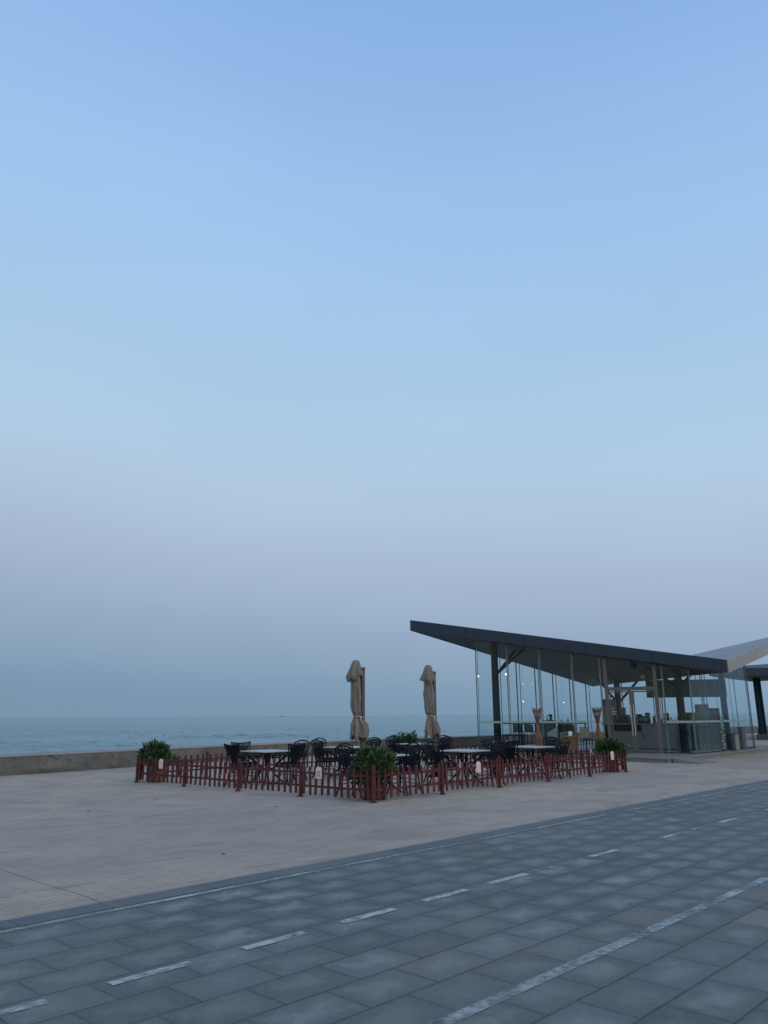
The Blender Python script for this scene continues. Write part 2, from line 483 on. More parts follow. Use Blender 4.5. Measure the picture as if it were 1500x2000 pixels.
# ------------------------------------------------------------------ mesh helpers
class MB:
    def __init__(self):
        self.b = bmesh.new()

    def poly(self, pts):
        return self.b.faces.new([self.b.verts.new(p) for p in pts])

    def hexa(self, p):
        """8 corners: bottom 0-3 (ccw from above), top 4-7"""
        v = [self.b.verts.new(q) for q in p]
        for f in ((3, 2, 1, 0), (4, 5, 6, 7), (0, 1, 5, 4), (1, 2, 6, 5), (2, 3, 7, 6), (3, 0, 4, 7)):
            self.b.faces.new([v[i] for i in f])
        return self

    def box(self, c, d, rz=0.0):
        x, y, z = (q / 2 for q in d)
        cs, sn = math.cos(rz), math.sin(rz)
        P = []
        for k in (-z, z):
            for i, j in ((-x, -y), (x, -y), (x, y), (-x, y)):
                P.append((c[0] + i * cs - j * sn, c[1] + i * sn + j * cs, c[2] + k))
        return self.hexa(P)

    def prism(self, pts, z0, z1):
        """pts plan polygon; z0/z1 numbers or functions"""
        f0 = z0 if callable(z0) else (lambda x, y: z0)
        f1 = z1 if callable(z1) else (lambda x, y: z1)
        lo = [self.b.verts.new((p[0], p[1], f0(*p[:2]))) for p in pts]
        hi = [self.b.verts.new((p[0], p[1], f1(*p[:2]))) for p in pts]
        n = len(pts)
        self.b.faces.new(lo[::-1])
        self.b.faces.new(hi)
        for i in range(n):
            self.b.faces.new((lo[i], lo[(i + 1) % n], hi[(i + 1) % n], hi[i]))
        return self

    def tube(self, pts, r, n=6, caps=True):
        pts = [Vector(p) for p in pts]
        rings = []
        prev = None
        for i, p in enumerate(pts):
            d = (pts[min(i + 1, len(pts) - 1)] - pts[max(i - 1, 0)])
            if d.length < 1e-9:
                d = Vector((0, 0, 1))
            d.normalize()
            if prev is None:
                u = d.orthogonal().normalized()
            else:
                u = (prev - d * prev.dot(d))
                u = u.normalized() if u.length > 1e-6 else d.orthogonal().normalized()
            prev = u
            w = d.cross(u)
            rr = r[i] if isinstance(r, (list, tuple)) else r
            rings.append([self.b.verts.new(p + (u * math.cos(2 * math.pi * k / n) + w * math.sin(2 * math.pi * k / n)) * rr)
                          for k in range(n)])
        for a, c in zip(rings, rings[1:]):
            for k in range(n):
                self.b.faces.new((a[k], a[(k + 1) % n], c[(k + 1) % n], c[k]))
        if caps:
            self.b.faces.new(rings[0][::-1])
            self.b.faces.new(rings[-1])
        return self

    def lathe(self, prof, c=(0, 0), n=24, fr=None, fz=None, caps=True):
        """prof list of (r, z)"""
        rings = []
        for i, (r, z) in enumerate(prof):
            ring = []
            for k in range(n):
                th = 2 * math.pi * k / n
                rr = fr(r, z, th, i) if fr else r
                zz = fz(r, z, th, i) if fz else z
                ring.append(self.b.verts.new((c[0] + rr * math.cos(th), c[1] + rr * math.sin(th), zz)))
            rings.append(ring)
        for a, d in zip(rings, rings[1:]):
            for k in range(n):
                self.b.faces.new((a[k], a[(k + 1) % n], d[(k + 1) % n], d[k]))
        if caps:
            self.b.faces.new(rings[0][::-1])
            self.b.faces.new(rings[-1])
        return self

    def xf(self, mat):
        bmesh.ops.transform(self.b, matrix=mat, verts=self.b.verts)
        return self

    def build(self, name, mat, parent=None, smooth=False, bevel=0.0, loc=None, rz=None, thick=0.0):
        bmesh.ops.recalc_face_normals(self.b, faces=self.b.faces)
        me = bpy.data.meshes.new(name)
        self.b.to_mesh(me)
        self.b.free()
        for m in (mat if isinstance(mat, list) else [mat]):
            me.materials.append(m)
        if smooth:
            for p in me.polygons:
                p.use_smooth = True
        o = bpy.data.objects.new(name, me)
        COL.objects.link(o)
        if parent is not None:
            o.parent = parent
        if loc is not None:
            o.location = loc
        if rz is not None:
            o.rotation_euler = (0, 0, rz)
        if thick:
            md = o.modifiers.new('solidify', 'SOLIDIFY')
            md.thickness = thick
        if bevel:
            md = o.modifiers.new('bevel', 'BEVEL')
            md.width = bevel
            md.segments = 2
            md.limit_method = 'ANGLE'
            md.angle_limit = R(40)
        return o


def tag(o, label=None, cat=None, group=None, kind=None):
    if label:
        o['label'] = label
    if cat:
        o['category'] = cat
    if group:
        o['group'] = group
    if kind:
        o['kind'] = kind
    return o


def thing(name, label, cat, loc=(0, 0, 0), rz=0.0, group=None):
    o = bpy.data.objects.new(name, None)
    o.empty_display_size = .2
    COL.objects.link(o)
    o.location = loc
    o.rotation_euler = (0, 0, rz)
    return tag(o, label, cat, group)


def copy_tree(o, parent=None):
    c = o.copy()
    COL.objects.link(c)
    if parent is not None:
        c.parent = parent
    for ch in list(o.children):
        copy_tree(ch, c)
    return c


def struct(o):
    return tag(o, kind='structure')


PA = R(46.4)   # direction of the promenade path
FA = R(46.8)   # direction of the fenced terrace


def G(s, t, a=FA):
    return (s * math.cos(a) - t * math.sin(a), s * math.sin(a) + t * math.cos(a))


# ------------------------------------------------------------------ ground, path, sea
WALL = [(-60, -70), (-22, -1.5), (-15.4, 12.6), (-10.45, 21.3), (-7.95, 24.9), (-5.6, 28.2), (-2.2, 32.1),
        (.1, 34.5), (4.4, 38.6), (40, 73.5), (150, 181), (420, 445)]
b = MB()
land = [Vector((x, y)) for x, y in WALL] + [Vector((420, -300)), Vector((-60, -300))]
c_, s_ = math.cos(-PA), math.sin(-PA)
b.poly([(p.x * c_ - p.y * s_, p.x * s_ + p.y * c_, 0) for p in land])
bmesh.ops.triangulate(b.b, faces=b.b.faces)
struct(b.build('plaza_pavement', M['plaza'], rz=PA))

b = MB()
b.poly([(-60, -30, .004), (160, -30, .004), (160, 6.30, .004), (-60, 6.30, .004)])
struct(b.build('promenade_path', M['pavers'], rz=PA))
b = MB()
rnd = random.Random(5)
x = -30.0
while x < 120:      # edging stones, slightly uneven outer rim
    L = .86
    o_ = rnd.uniform(-.012, .012)
    b.box((x + L / 2, 6.43 + o_, .0), (L - .006, .25, .018))
    x += L
struct(b.build('path_edging', M['edging'], rz=PA))

b = MB()
x = -20.0
while x < 110:
    b.poly([(x, 6.205, .0085), (x + 1, 6.205, .0085), (x + 1, 6.272, .0085), (x, 6.272, .0085)])
    x += 1
struct(b.build('path_edge_line', M['paint'], rz=PA))
b = MB()
b.poly([(-20, 2.775, .0085), (110, 2.775, .0085), (110, 2.865, .0085), (-20, 2.865, .0085)])
struct(b.build('path_lane_line', M['paint'], rz=PA))
good, faint = MB(), MB()
dashes = [(1.50, 2.14, 1), (2.51, 3.05, 1), (3.45, 3.99, 1), (4.35, 4.92, 1), (5.26, 5.86, 1), (6.21, 6.81, 1),
          (7.17, 7.70, 0), (8.05, 8.64, 1), (9.0, 9.5, 0), (9.82, 10.45, 1), (10.75, 11.3, 0), (11.68, 12.33, 1),
          (12.65, 13.2, 0)]
k_ = 13.6
i_ = 0
while k_ < 100:
    dashes.append((k_, k_ + .58, (i_ % 3 != 1)))
    k_ += .95
    i_ += 1
k_ = .6
while k_ > -12:
    dashes.append((k_, k_ + .56, 1))
    k_ -= .95
rnd = random.Random(2)
for s0, s1, g in dashes:
    n = 7
    up = [(s0 + (s1 - s0) * i / n + rnd.uniform(-.01, .01), 4.645 + rnd.uniform(-.004, .004), .0085) for i in range(n + 1)]
    dn = [(s0 + (s1 - s0) * i / n + rnd.uniform(-.01, .01), 4.565 + rnd.uniform(-.004, .004), .0085) for i in range(n + 1)]
    (good if g else faint).poly(dn + up[::-1])
struct(good.build('path_dash_line', M['paint_good'], rz=PA))
struct(faint.build('path_worn_dash_line', M['paint_faint'], rz=PA))

import numpy as np
ZS = -3.0


def build_sea():
    xs = np.arange(-330, 430.1, .95)
    ys = [58.0]
    while ys[-1] < 620:
        ys.append(ys[-1] + max(.42, ys[-1] * .0052))
    ys = np.array(ys)
    X, Y = np.meshgrid(xs, ys)
    rg = np.random.RandomState(4)
    Z = np.zeros_like(X)
    for lam, amp, n in ((9.0, .028, 4), (5.0, .034, 6), (2.8, .046, 9), (1.8, .044, 10)):
        for _ in range(n):
            a = R(250) + rg.normal(0, .55)
            lm = lam * rg.uniform(.75, 1.3)
            kx, ky = math.cos(a) * 2 * math.pi / lm, math.sin(a) * 2 * math.pi / lm
            w = np.sin(kx * X + ky * Y + rg.uniform(0, 6.28))
            Z += amp * w / math.sqrt(n) * 1.3
    # patches of rougher and calmer water
    g = np.zeros_like(X)
    for _ in range(8):
        a, lm = rg.uniform(0, 6.28), rg.uniform(25, 90)
        g += np.sin(math.cos(a) * 6.28 / lm * X + math.sin(a) * 6.28 / lm * Y + rg.uniform(0, 6.28))
    Z *= 1.0 + .12 * g
    Z = np.where(Z > 0, Z * 1.25, Z * .85)
    fx = np.clip(np.minimum(X - xs[0], xs[-1] - X) / 12, 0, 1)
    fy = np.clip(np.minimum(Y - ys[0], (ys[-1] - Y) / 12) / 4, 0, 1)
    Z = ZS + Z * fx * fy
    ny, nx = X.shape
    co = np.stack([X, Y, Z], -1).reshape(-1, 3)
    x0, x1, y0, y1 = xs[0], xs[-1], ys[0], ys[-1]
    BG = 90000
    ext = np.array([(-BG, -400, ZS), (BG, -400, ZS), (BG, BG, ZS), (-BG, BG, ZS)], float)
    co = np.vstack([co, ext])
    N = nx * ny
    ii = (np.arange(ny - 1)[:, None] * nx + np.arange(nx - 1)[None, :]).reshape(-1)
    quads = np.stack([ii, ii + 1, ii + nx + 1, ii + nx], -1)
    a_, b_, c_2, d_ = 0, nx - 1, N - 1, N - nx
    outer = np.array([(N, N + 1, b_, a_), (N + 1, N + 2, c_2, b_), (N + 2, N + 3, d_, c_2), (N + 3, N, a_, d_)])
    quads = np.vstack([quads, outer]).astype(np.int32)
    me = bpy.data.meshes.new('sea')
    me.vertices.add(len(co))
    me.vertices.foreach_set('co', co.astype(np.float32).reshape(-1))
    me.loops.add(quads.size)
    me.loops.foreach_set('vertex_index', quads.reshape(-1))
    me.polygons.add(len(quads))
    me.polygons.foreach_set('loop_start', np.arange(0, quads.size, 4, dtype=np.int32))
    me.update(calc_edges=True)
    me.materials.append(M['sea'])
    me.polygons.foreach_set('use_smooth', np.ones(len(quads), bool))
    o = bpy.data.objects.new('sea', me)
    COL.objects.link(o)
    return struct(o)


build_sea()

# ------------------------------------------------------------------ sea wall
b = MB()
TH = 1.15


def offset_line(pts, d):
    res = []
    for i, p in enumerate(pts):
        a = Vector(pts[max(i - 1, 0)])
        c = Vector(pts[min(i + 1, len(pts) - 1)])
        t = (c - a).normalized()
        n = Vector((-t.y, t.x))
        res.append((p[0] + n.x * d, p[1] + n.y * d))
    return res


fine = []
for a, c in zip(WALL, WALL[1:]):
    n = max(1, int((Vector(c) - Vector(a)).length / 4))
    for i in range(n):
        fine.append((a[0] + (c[0] - a[0]) * i / n, a[1] + (c[1] - a[1]) * i / n))
fine.append(WALL[-1])
back = offset_line(fine, TH)
rnd = random.Random(8)
for i in range(len(fine) - 1):
    p, q, r_, u_ = fine[i], fine[i + 1], back[i + 1], back[i]
    b.hexa([(*p, -3.6), (*q, -3.6), (*r_, -3.6), (*u_, -3.6), (*p, .475), (*q, .475), (*r_, .475), (*u_, .475)])
bmesh.ops.remove_doubles(b.b, verts=b.b.verts, dist=.001)
sw = thing('sea_wall', 'long low weathered concrete wall between the plaza and the sea', 'wall')
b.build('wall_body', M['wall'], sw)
b = MB()
f1, b1 = offset_line(fine, -.012), offset_line(fine, TH + .02)
for i in range(len(fine) - 1):
    p, q, r_, u_ = f1[i], f1[i + 1], b1[i + 1], b1[i]
    b.hexa([(*p, .4755), (*q, .4755), (*r_, .4755), (*u_, .4755), (*p, .503), (*q, .503), (*r_, .503), (*u_, .503)])
bmesh.ops.remove_doubles(b.b, verts=b.b.verts, dist=.001)
b.build('coping', simple('coping_concrete', (.235, .215, .205), .85, .15, 1.5, bump=.3), sw)

# ------------------------------------------------------------------ picket fences round the terrace
FS0, FS1, FT0, FT1 = 10.22, 20.12, 10.10, 17.52
C0, C1, C2, C3 = (-.22, 14.53), (-5.92, 19.28), (6.42, 21.61), (.74, 26.42)


def fence(name_label, p, q, bays, seed, first=True, last=True):
    rnd = random.Random(seed)
    L = math.dist(p, q)
    ang = math.atan2(q[1] - p[1], q[0] - p[0])
    root = thing('picket_fence', name_label, 'fence', (*p, 0), ang, 'red picket fences round the cafe terrace')
    lo = 0 if first else 1
    hi = bays + 1 if last else bays
    for i in range(bays + 1):
        if not (lo <= i < hi):
            continue
        x = L * i / bays
        tl = rnd.uniform(-.02, .02)
        m = MB()
        m.box((x, 0, .32), (.056, .050, .60))
        m.hexa([(x - .0275, -.0225, .62), (x + .0275, -.0225, .62), (x + .0275, .0225, .62), (x - .0275, .0225, .62),
                (x - .008, -.006, .645), (x + .008, -.006, .645), (x + .008, .006, .645), (x - .008, .006, .645)])
        po = m.build('post', M['redwood'], root)
        m = MB()
        m.lathe([(.072, .006), (.072, .014), (.045, .020), (.045, .024)], (x, 0), 14)
        m.build('base_disc', M['redwood'], po)
    for i in range(bays):
        x0, x1 = L * i / bays + .03, L * (i + 1) / bays - .03
        m = MB()
        sag = rnd.uniform(-.012, .012)
        for z in (.205, .445):
            m.hexa([(x0, -.010, z - .019), (x1, -.010, z - .019 + sag), (x1, .010, z - .019 + sag), (x0, .010, z - .019),
                    (x0, -.010, z + .019), (x1, -.010, z + .019 + sag), (x1, .010, z + .019 + sag), (x0, .010, z + .019)])
        n = 11
        for k in range(n):
            xc = x0 + (x1 - x0) * (k + .5) / n + rnd.uniform(-.005, .005)
            dz = sag * (k + .5) / n + rnd.uniform(-.008, .008)
            le = rnd.uniform(-.018, .018)
            w = .030
            za, zb, zt = .055 + dz, .545 + dz, .575 + dz
            y0, y1 = -.026, -.0125
            pr = [(xc - w - le, za), (xc + w - le, za), (xc + w + le, zb), (xc + w * .45 + le, zt), (xc - w * .45 + le, zt), (xc - w + le, zb)]
            fa = [m.b.verts.new((a, y0, z)) for a, z in pr]
            fb = [m.b.verts.new((a, y1, z)) for a, z in pr]
            m.b.faces.new(fa)
            m.b.faces.new(fb[::-1])
            for j in range(6):
                m.b.faces.new((fa[j], fb[j], fb[(j + 1) % 6], fa[(j + 1) % 6]))
        m.build('picket_panel', M['redwood'], root)
    return root


fence('red picket fence running left from the near corner, in front of the leftmost table', C1, C0, 4, 1)
fence('red picket fence running right from the near corner towards the glass cafe', C0, C2, 5, 2, first=False)
fence('red picket fence along the sea wall side, seen behind the tables', C3, C1, 5, 3, last=False)
fence('red picket fence on the cafe side, behind the rightmost table', C2, C3, 4, 4, first=False, last=False)


# ------------------------------------------------------------------ potted plants
def planter(loc, rz, label, seed, rx=.46, n_leaf=1500, zc=.72, h=.34):
    rnd = random.Random(seed)
    root = thing('potted_plant', label, 'plant', (*loc, 0), rz, 'leafy plants in the corners of the fenced terrace')
    m = MB()
    w = .15
    m.hexa([(-w * .9, -w * .9, .02), (w * .9, -w * .9, .02), (w * .9, w * .9, .02), (-w * .9, w * .9, .02),
            (-w, -w, .27), (w, -w, .27), (w, w, .27), (-w, w, .27)])
    m.box((0, 0, .285), (.35, .35, .03))
    m.box((0, 0, .05), (.33, .33, .03))
    m.box((0, 0, .16), (.318, .318, .03))
    for sx in (-1, 1):
        for sy in (-1, 1):
            m.box((sx * .13, sy * .13, .01), (.05, .05, .02))
    m.build('planter_box', M['pot'] if seed != 21 else M['potpanel'], root, bevel=.006)
    m = MB()
    m.box((0, 0, .305), (.27, .27, .012))
    m.build('soil', M['soil'], root)
    m = MB()
    ends = []
    for i in range(16):
        a = rnd.uniform(0, 6.28)
        rr = rnd.uniform(.08, rx * .8)
        top = Vector((math.cos(a) * rr, math.sin(a) * rr, zc + h * (.75 - (rr / rx) ** 2) * rnd.uniform(.5, 1)))
        base = Vector((rnd.uniform(-.05, .05), rnd.uniform(-.05, .05), .30))
        mid = base.lerp(top, .5) + Vector((0, 0, .06))
        m.tube([base, mid, top], [.009, .006, .003], 5)
        ends.append(top)
    m.build('stem', M['stem'], root)
    m = MB()
    lumps = [(Vector((rnd.uniform(-1, 1) * rx * .55, rnd.uniform(-1, 1) * rx * .55, zc + rnd.uniform(-.75, .6) * h)),
              rnd.uniform(.11, .19)) for _ in range(20)]
    lumps += [(Vector((0, 0, zc + .04)), .24), (Vector((0, 0, zc - .08)), .26)]
    for i in range(n_leaf):
        c, r_ = rnd.choice(lumps)
        d = Vector((rnd.gauss(0, 1), rnd.gauss(0, 1), rnd.gauss(0, 1))).normalized()
        p = c + d * r_ * rnd.uniform(.55, 1.0) ** .5
        if p.z < .36:
            p.z = .36 + rnd.uniform(0, .12)
        out_ = (d * .8 + Vector((p.x, p.y, 0)) * 1.0 + Vector((0, 0, rnd.uniform(-.25, .7)))).normalized()
        L = rnd.uniform(.055, .10) * (1.9 if rnd.random() < .08 else 1)
        wv = out_.cross(Vector((rnd.gauss(0, 1), rnd.gauss(0, 1), rnd.gauss(0, 1)))).normalized() * L * rnd.uniform(.20, .30)
        up = wv.cross(out_).normalized() * L * .08
        m.poly([p, p + out_ * L * .4 + wv + up, p + out_ * L, p + out_ * L * .4 - wv + up])
    m.build('foliage', M['leaf'], root)
    return root


planter((-.21, 15.05), FA, 'largest bushy green plant in a red-brown planter, at the near corner of the red fence', 20, .47, 2300, .62, .25)
planter((-5.47, 19.32), FA + .2, 'bushy green plant with spiky top in a brown planter, inside the far left fence corner', 21, .46, 2000, .62, .24)
planter((6.06, 21.72), FA, 'dark green plant in a red-brown planter, at the right fence corner beside the cafe', 22, .44, 1900, .57, .23)
planter(G(19.3, 17.2), FA, 'green plant rising behind the far tables, between the two umbrellas', 23, .46, 1800, .66, .26)


# ------------------------------------------------------------------ cast metal chairs and tables
def arc(cx, cz, r, a0, a1, n, y=0.0):
    return [(cx + r * math.cos(a0 + (a1 - a0) * i / n), y, cz + r * math.sin(a0 + (a1 - a0) * i / n)) for i in range(n + 1)]


def chair_proto(style):
    """seat faces +y; back at -y"""
    root = thing('fan_back_chair' if style == 'fan' else 'arch_back_chair', 'x', 'chair')
    I = M['iron']
    # seat: ringed lattice plate
    m = MB()
    ring = [(math.copysign(abs(math.cos(a)) ** .6, math.cos(a)) * .235, math.copysign(abs(math.sin(a)) ** .6, math.sin(a)) * .225)
            for a in [2 * math.pi * i / 24 for i in range(24)]]
    m.tube([(x, y, .43) for x, y in ring + ring[:1]], .017, 5)
    m.tube([(x * .93, y * .93, .400) for x, y in ring + ring[:1]], .014, 4)
    for i in range(-5, 6):
        x = i * .038
        yy = .215 * (1 - (abs(x) / .24) ** 3)
        m.box((x, 0, .431), (.026, 2 * yy, .012))
    for yv in (-.14, -.05, .05, .14):
        m.box((0, yv, .436), (.42, .014, .008))
    m.build('seat', I, root)
    # legs
    for sx in (-1, 1):
        m = MB()
        m.tube([(sx * .20, .19, .43), (sx * .225, .235, .33), (sx * .20, .215, .18), (sx * .215, .24, .06), (sx * .235, .275, .012)],
               [.020, .022, .018, .015, .018], 6)
        m.build('leg', I, root)
        m = MB()
        m.tube([(sx * .185, -.19, .43), (sx * .185, -.21, .30), (sx * .19, -.235, .16), (sx * .20, -.29, .012)], [.019, .017, .015, .017], 6)
        m.build('leg', I, root)
    m = MB()
    for sx in (-1, 1):
        m.tube([(sx * .20, .21, .2), (0, .0, .24), (-sx * .188, -.225, .2)], .009, 5)
    m.build('stretcher', I, root)

    def bk(x, z):   # back plane leans backwards
        lean = (z - .43) / .5
        return (x, -.20 - .115 * lean - .03 * lean * lean + (.14 * x * x), z)

    m = MB()
    if style == 'fan':
        for sx in (-1, 1):
            m.tube([bk(sx * .17, .43), bk(sx * .185, .58), bk(sx * .215, .75), bk(sx * .265, .90)], .015, 6)
        m.tube([bk(-.265 + .53 * i / 10, .90 - .030 * (1 - (2 * i / 10 - 1) ** 2)) for i in range(11)], .016, 6)
        m.tube([bk(-.17 + .34 * i / 4, .47) for i in range(5)], .013, 6)
        for i in range(-4, 5):
            xt = i * .054
            cx = i * .020
            pts = []
            for j in range(6):
                f = j / 5
                pts.append(bk(cx + (xt - cx) * f ** 1.7, .47 + .40 * f))
            m.tube(pts, [.012, .013, .015, .017, .018, .016], 4)
        for i in (-3, -2, 2, 3):
            m.tube([bk(0, .50), bk(i * .026, .60), bk(i * .066, .70)], .009, 4)
    else:
        W_ = .235
        for sx in (-1, 1):
            m.tube([bk(sx * .18, .43), bk(sx * .195, .60), bk(sx * .215, .74), bk(sx * W_, .87)], .018, 6)
        m.tube([bk(-W_ + 2 * W_ * i / 12, .87 + .060 * math.sin(math.pi * i / 12) ** .8) for i in range(13)], .017, 6)
        m.tube([bk(-.19 + .38 * i / 8, .79 + .028 * math.sin(math.pi * i / 8)) for i in range(9)], .009, 5)
        m.tube([bk(-.18 + .36 * i / 4, .50) for i in range(5)], .012, 6)
        # scrolls in the crest
        for cx in (-.14, -.05, .05, .14):
            m.tube([bk(cx + .034 * math.cos(a), .838 + .028 * math.sin(a)) for a in [math.pi * 2 * i / 9 for i in range(10)]], .010, 4)
        # leafy centre panel
        for sx in (-1, 1):
            for q in ((.0, .52, .10, .62, .05, .79), (.0, .52, .05, .66, .0, .79), (.03, .52, .17, .64, .12, .79),
                      (.10, .52, .06, .60, .17, .70), (.15, .52, .19, .60, .09, .72)):
                p0, p1, p2 = Vector((q[0], q[1])), Vector((q[2], q[3])), Vector((q[4], q[5]))
                pts = []
                for j in range(7):
                    f = j / 6
                    p = p0 * (1 - f) ** 2 + p1 * 2 * f * (1 - f) + p2 * f * f
                    pts.append(bk(sx * p.x, p.y))
                m.tube(pts, .0115, 4)
            for (lx, lz) in ((.06, .60), (.11, .68), (.05, .72), (.13, .58), (.0, .66), (.09, .75)):
                m.tube([bk(sx * (lx - .018), lz - .018), bk(sx * lx, lz), bk(sx * (lx + .014), lz + .022)], [.008, .026, .006], 5)
        m.tube([bk(0, .50), bk(0, .80)], .008, 4)
    m.build('backrest', I, root)
    for sx in (-1, 1):
        m = MB()
        m.tube([bk(sx * .20, .665), (sx * .255, -.12, .668), (sx * .275, .06, .662), (sx * .262, .20, .645), (sx * .25, .235, .61),
                (sx * .25, .19, .575), (sx * .25, .16, .60)], [.014, .017, .020, .020, .017, .013, .010], 6)
        m.tube([(sx * .262, .175, .645), (sx * .245, .21, .55), (sx * .215, .20, .44)], .011, 5)
        m.build('armrest', I, root)
    return root


def table_proto():
    root = thing('terrace_table', 'x', 'table')
    m = MB()
    m.box((0, 0, .715), (.90, .90, .028))
    m.build('tabletop', M['stone_top'], root, bevel=.006)
    m = MB()
    for sx, sy, L in ((1, 0, .84), (-1, 0, .84), (0, 1, .80), (0, -1, .80)):
        if sx:
            m.box((sx * .41, 0, .684), (.025, L, .03))
        else:
            m.box((0, sy * .41, .684), (L - .005, .025, .03))
    m.build('apron', M['iron'], root)
    for i in range(4):
        a = math.pi / 4 + i * math.pi / 2
        ca, sa = math.cos(a), math.sin(a)
        m = MB()
        prof = [(.50, .675), (.42, .60), (.30, .50), (.17, .40), (.13, .32), (.17, .22), (.28, .11), (.38, .03), (.42, .012)]
        m.tube([(r_ * ca, r_ * sa, z) for r_, z in prof], [.022, .024, .024, .023, .023, .022, .021, .019, .025], 6)
        # scroll
        sc = [(.24 + .06 * math.cos(t) * (1 - t / 9), .585 + .06 * math.sin(t) * (1 - t / 9)) for t in [j * .8 for j in range(9)]]
        m.tube([(r_ * ca, r_ * sa, z) for r_, z in sc], .009, 4)
        m.tube([(.30 * ca, .30 * sa, .585), (.36 * ca, .36 * sa, .56)], .009, 4)
        m.build('leg', M['iron'], root)
    m = MB()
    m.tube([(.145 * math.cos(a), .145 * math.sin(a), .33) for a in [2 * math.pi * i / 16 for i in range(17)]], .012, 5)
    m.box((0, 0, .33), (.20, .20, .012))
    m.tube([(0, 0, .33), (0, 0, .69)], .013, 6)
    m.build('ring_shelf', M['iron'], root)
    return root


TABLES = [
    (11.75, 14.80, 'the leftmost table', 'white square table at the far left of the terrace', ('fan', 'fan', 'fan', 'arch')),
    (14.35, 14.85, 'the far table left of both umbrellas', 'white square table on the sea side, just left of the left umbrella', ('arch', 'arch', 'arch', 'arch')),
    (11.90, 11.32, 'the table behind the corner bush', 'white square table half hidden behind the near corner bush', ('arch', 'arch', 'arch', 'arch')),
    (17.20, 14.85, 'the far table between the umbrellas', 'white square table on the sea side between the two umbrellas', ('arch', 'arch', 'arch', 'arch')),
    (14.50, 11.20, 'the near middle table', 'white square table near the fence, just right of the right umbrella', ('arch', 'arch', 'arch', 'arch')),
    (17.15, 11.15, 'the rightmost table', 'white square table at the right end of the terrace, nearest the cafe', ('fan', 'arch', 'arch', 'arch')),
]
# sides: -s near left, -t near right, +t far left, +s far right
SIDES = [((-1, 0), 'near left side'), ((0, -1), 'near right side'), ((0, 1), 'far left side'), ((1, 0), 'far right side')]
# order of styles given as (-s, +t, -t, +s)
cp = {'fan': chair_proto('fan'), 'arch': chair_proto('arch')}
tp = table_proto()
used = set()
rnd = random.Random(11)
chair_at = {}
for ti, (s, t, tn, tl, sty) in enumerate(TABLES):
    o = tp if ti == 0 else copy_tree(tp)
    x, y = G(s, t)
    o.location = (x, y, 0)
    o.rotation_euler = (0, 0, FA + rnd.uniform(-.05, .05))
    tag(o, tl, 'table', 'white-topped tables on the terrace')
    order = {(-1, 0): sty[0], (0, 1): sty[1], (0, -1): sty[2], (1, 0): sty[3]}
    for (ds, dt), sn in SIDES:
        st = order[(ds, dt)]
        c = cp[st] if st not in used else copy_tree(cp[st])
        used.add(st)
        d = .70 + rnd.uniform(-.03, .05)
        if dt == -1 and t < 12:
            d = .68
        ls, lt = s + ds * d + rnd.uniform(-.05, .05), t + dt * d
        if dt:
            ls, lt = s + rnd.uniform(-.06, .06), t + dt * d
        else:
            ls, lt = s + ds * d, t + rnd.uniform(-.06, .06)
        x, y = G(ls, lt)
        c.location = (x, y, 0)
        # chair +y must point to table
        ang = math.atan2(-dt, -ds) + FA - math.pi / 2 + rnd.uniform(-.14, .14)
        c.rotation_euler = (0, 0, ang)
        nm = 'fan-backed' if st == 'fan' else 'arch-backed'
        tag(c, 'black %s metal chair, %s of %s' % (nm, sn, tn), 'chair', 'black cast metal terrace chairs')
        chair_at[(ti, ds, dt)] = (x, y, ang)

# black bag on the back of a chair by the rightmost table
x, y = G(16.75, 11.75)
bag = thing('shopping_bag', 'black bag with two pale loop handles behind the fan-backed chair of the rightmost table', 'bag', (x, y, 0), .1)
m = MB()
m.hexa([(-.20, -.08, .445), (.20, -.08, .445), (.20, .08, .445), (-.20, .08, .445), (-.23, -.05, .86), (.23, -.05, .86), (.23, .05, .86), (-.23, .05, .86)])
m.build('bag_body', M['dark'], bag, bevel=.02)
for sx in (-1, 1):
    m = MB()
    m.tube([(sx * .15 + .045 * math.cos(a), -.066, .80 + .06 * math.sin(a)) for a in [math.pi * i / 8 - .3 for i in range(9)]], .009, 6)
    m.build('handle', M['paper'], bag)
# stool holding it up
st = thing('low_stool', 'low black stool under the black bag by the rightmost table', 'stool', (x, y, 0), .1)
m = MB()
m.box((0, 0, .425), (.40, .28, .03))
m.build('seat', M['iron'], st)
for sx in (-1, 1):
    for sy in (-1, 1):
        m = MB()
        m.tube([(sx * .17, sy * .11, .41), (sx * .19, sy * .13, .01)], .014, 6)
        m.build('leg', M['iron'], st)


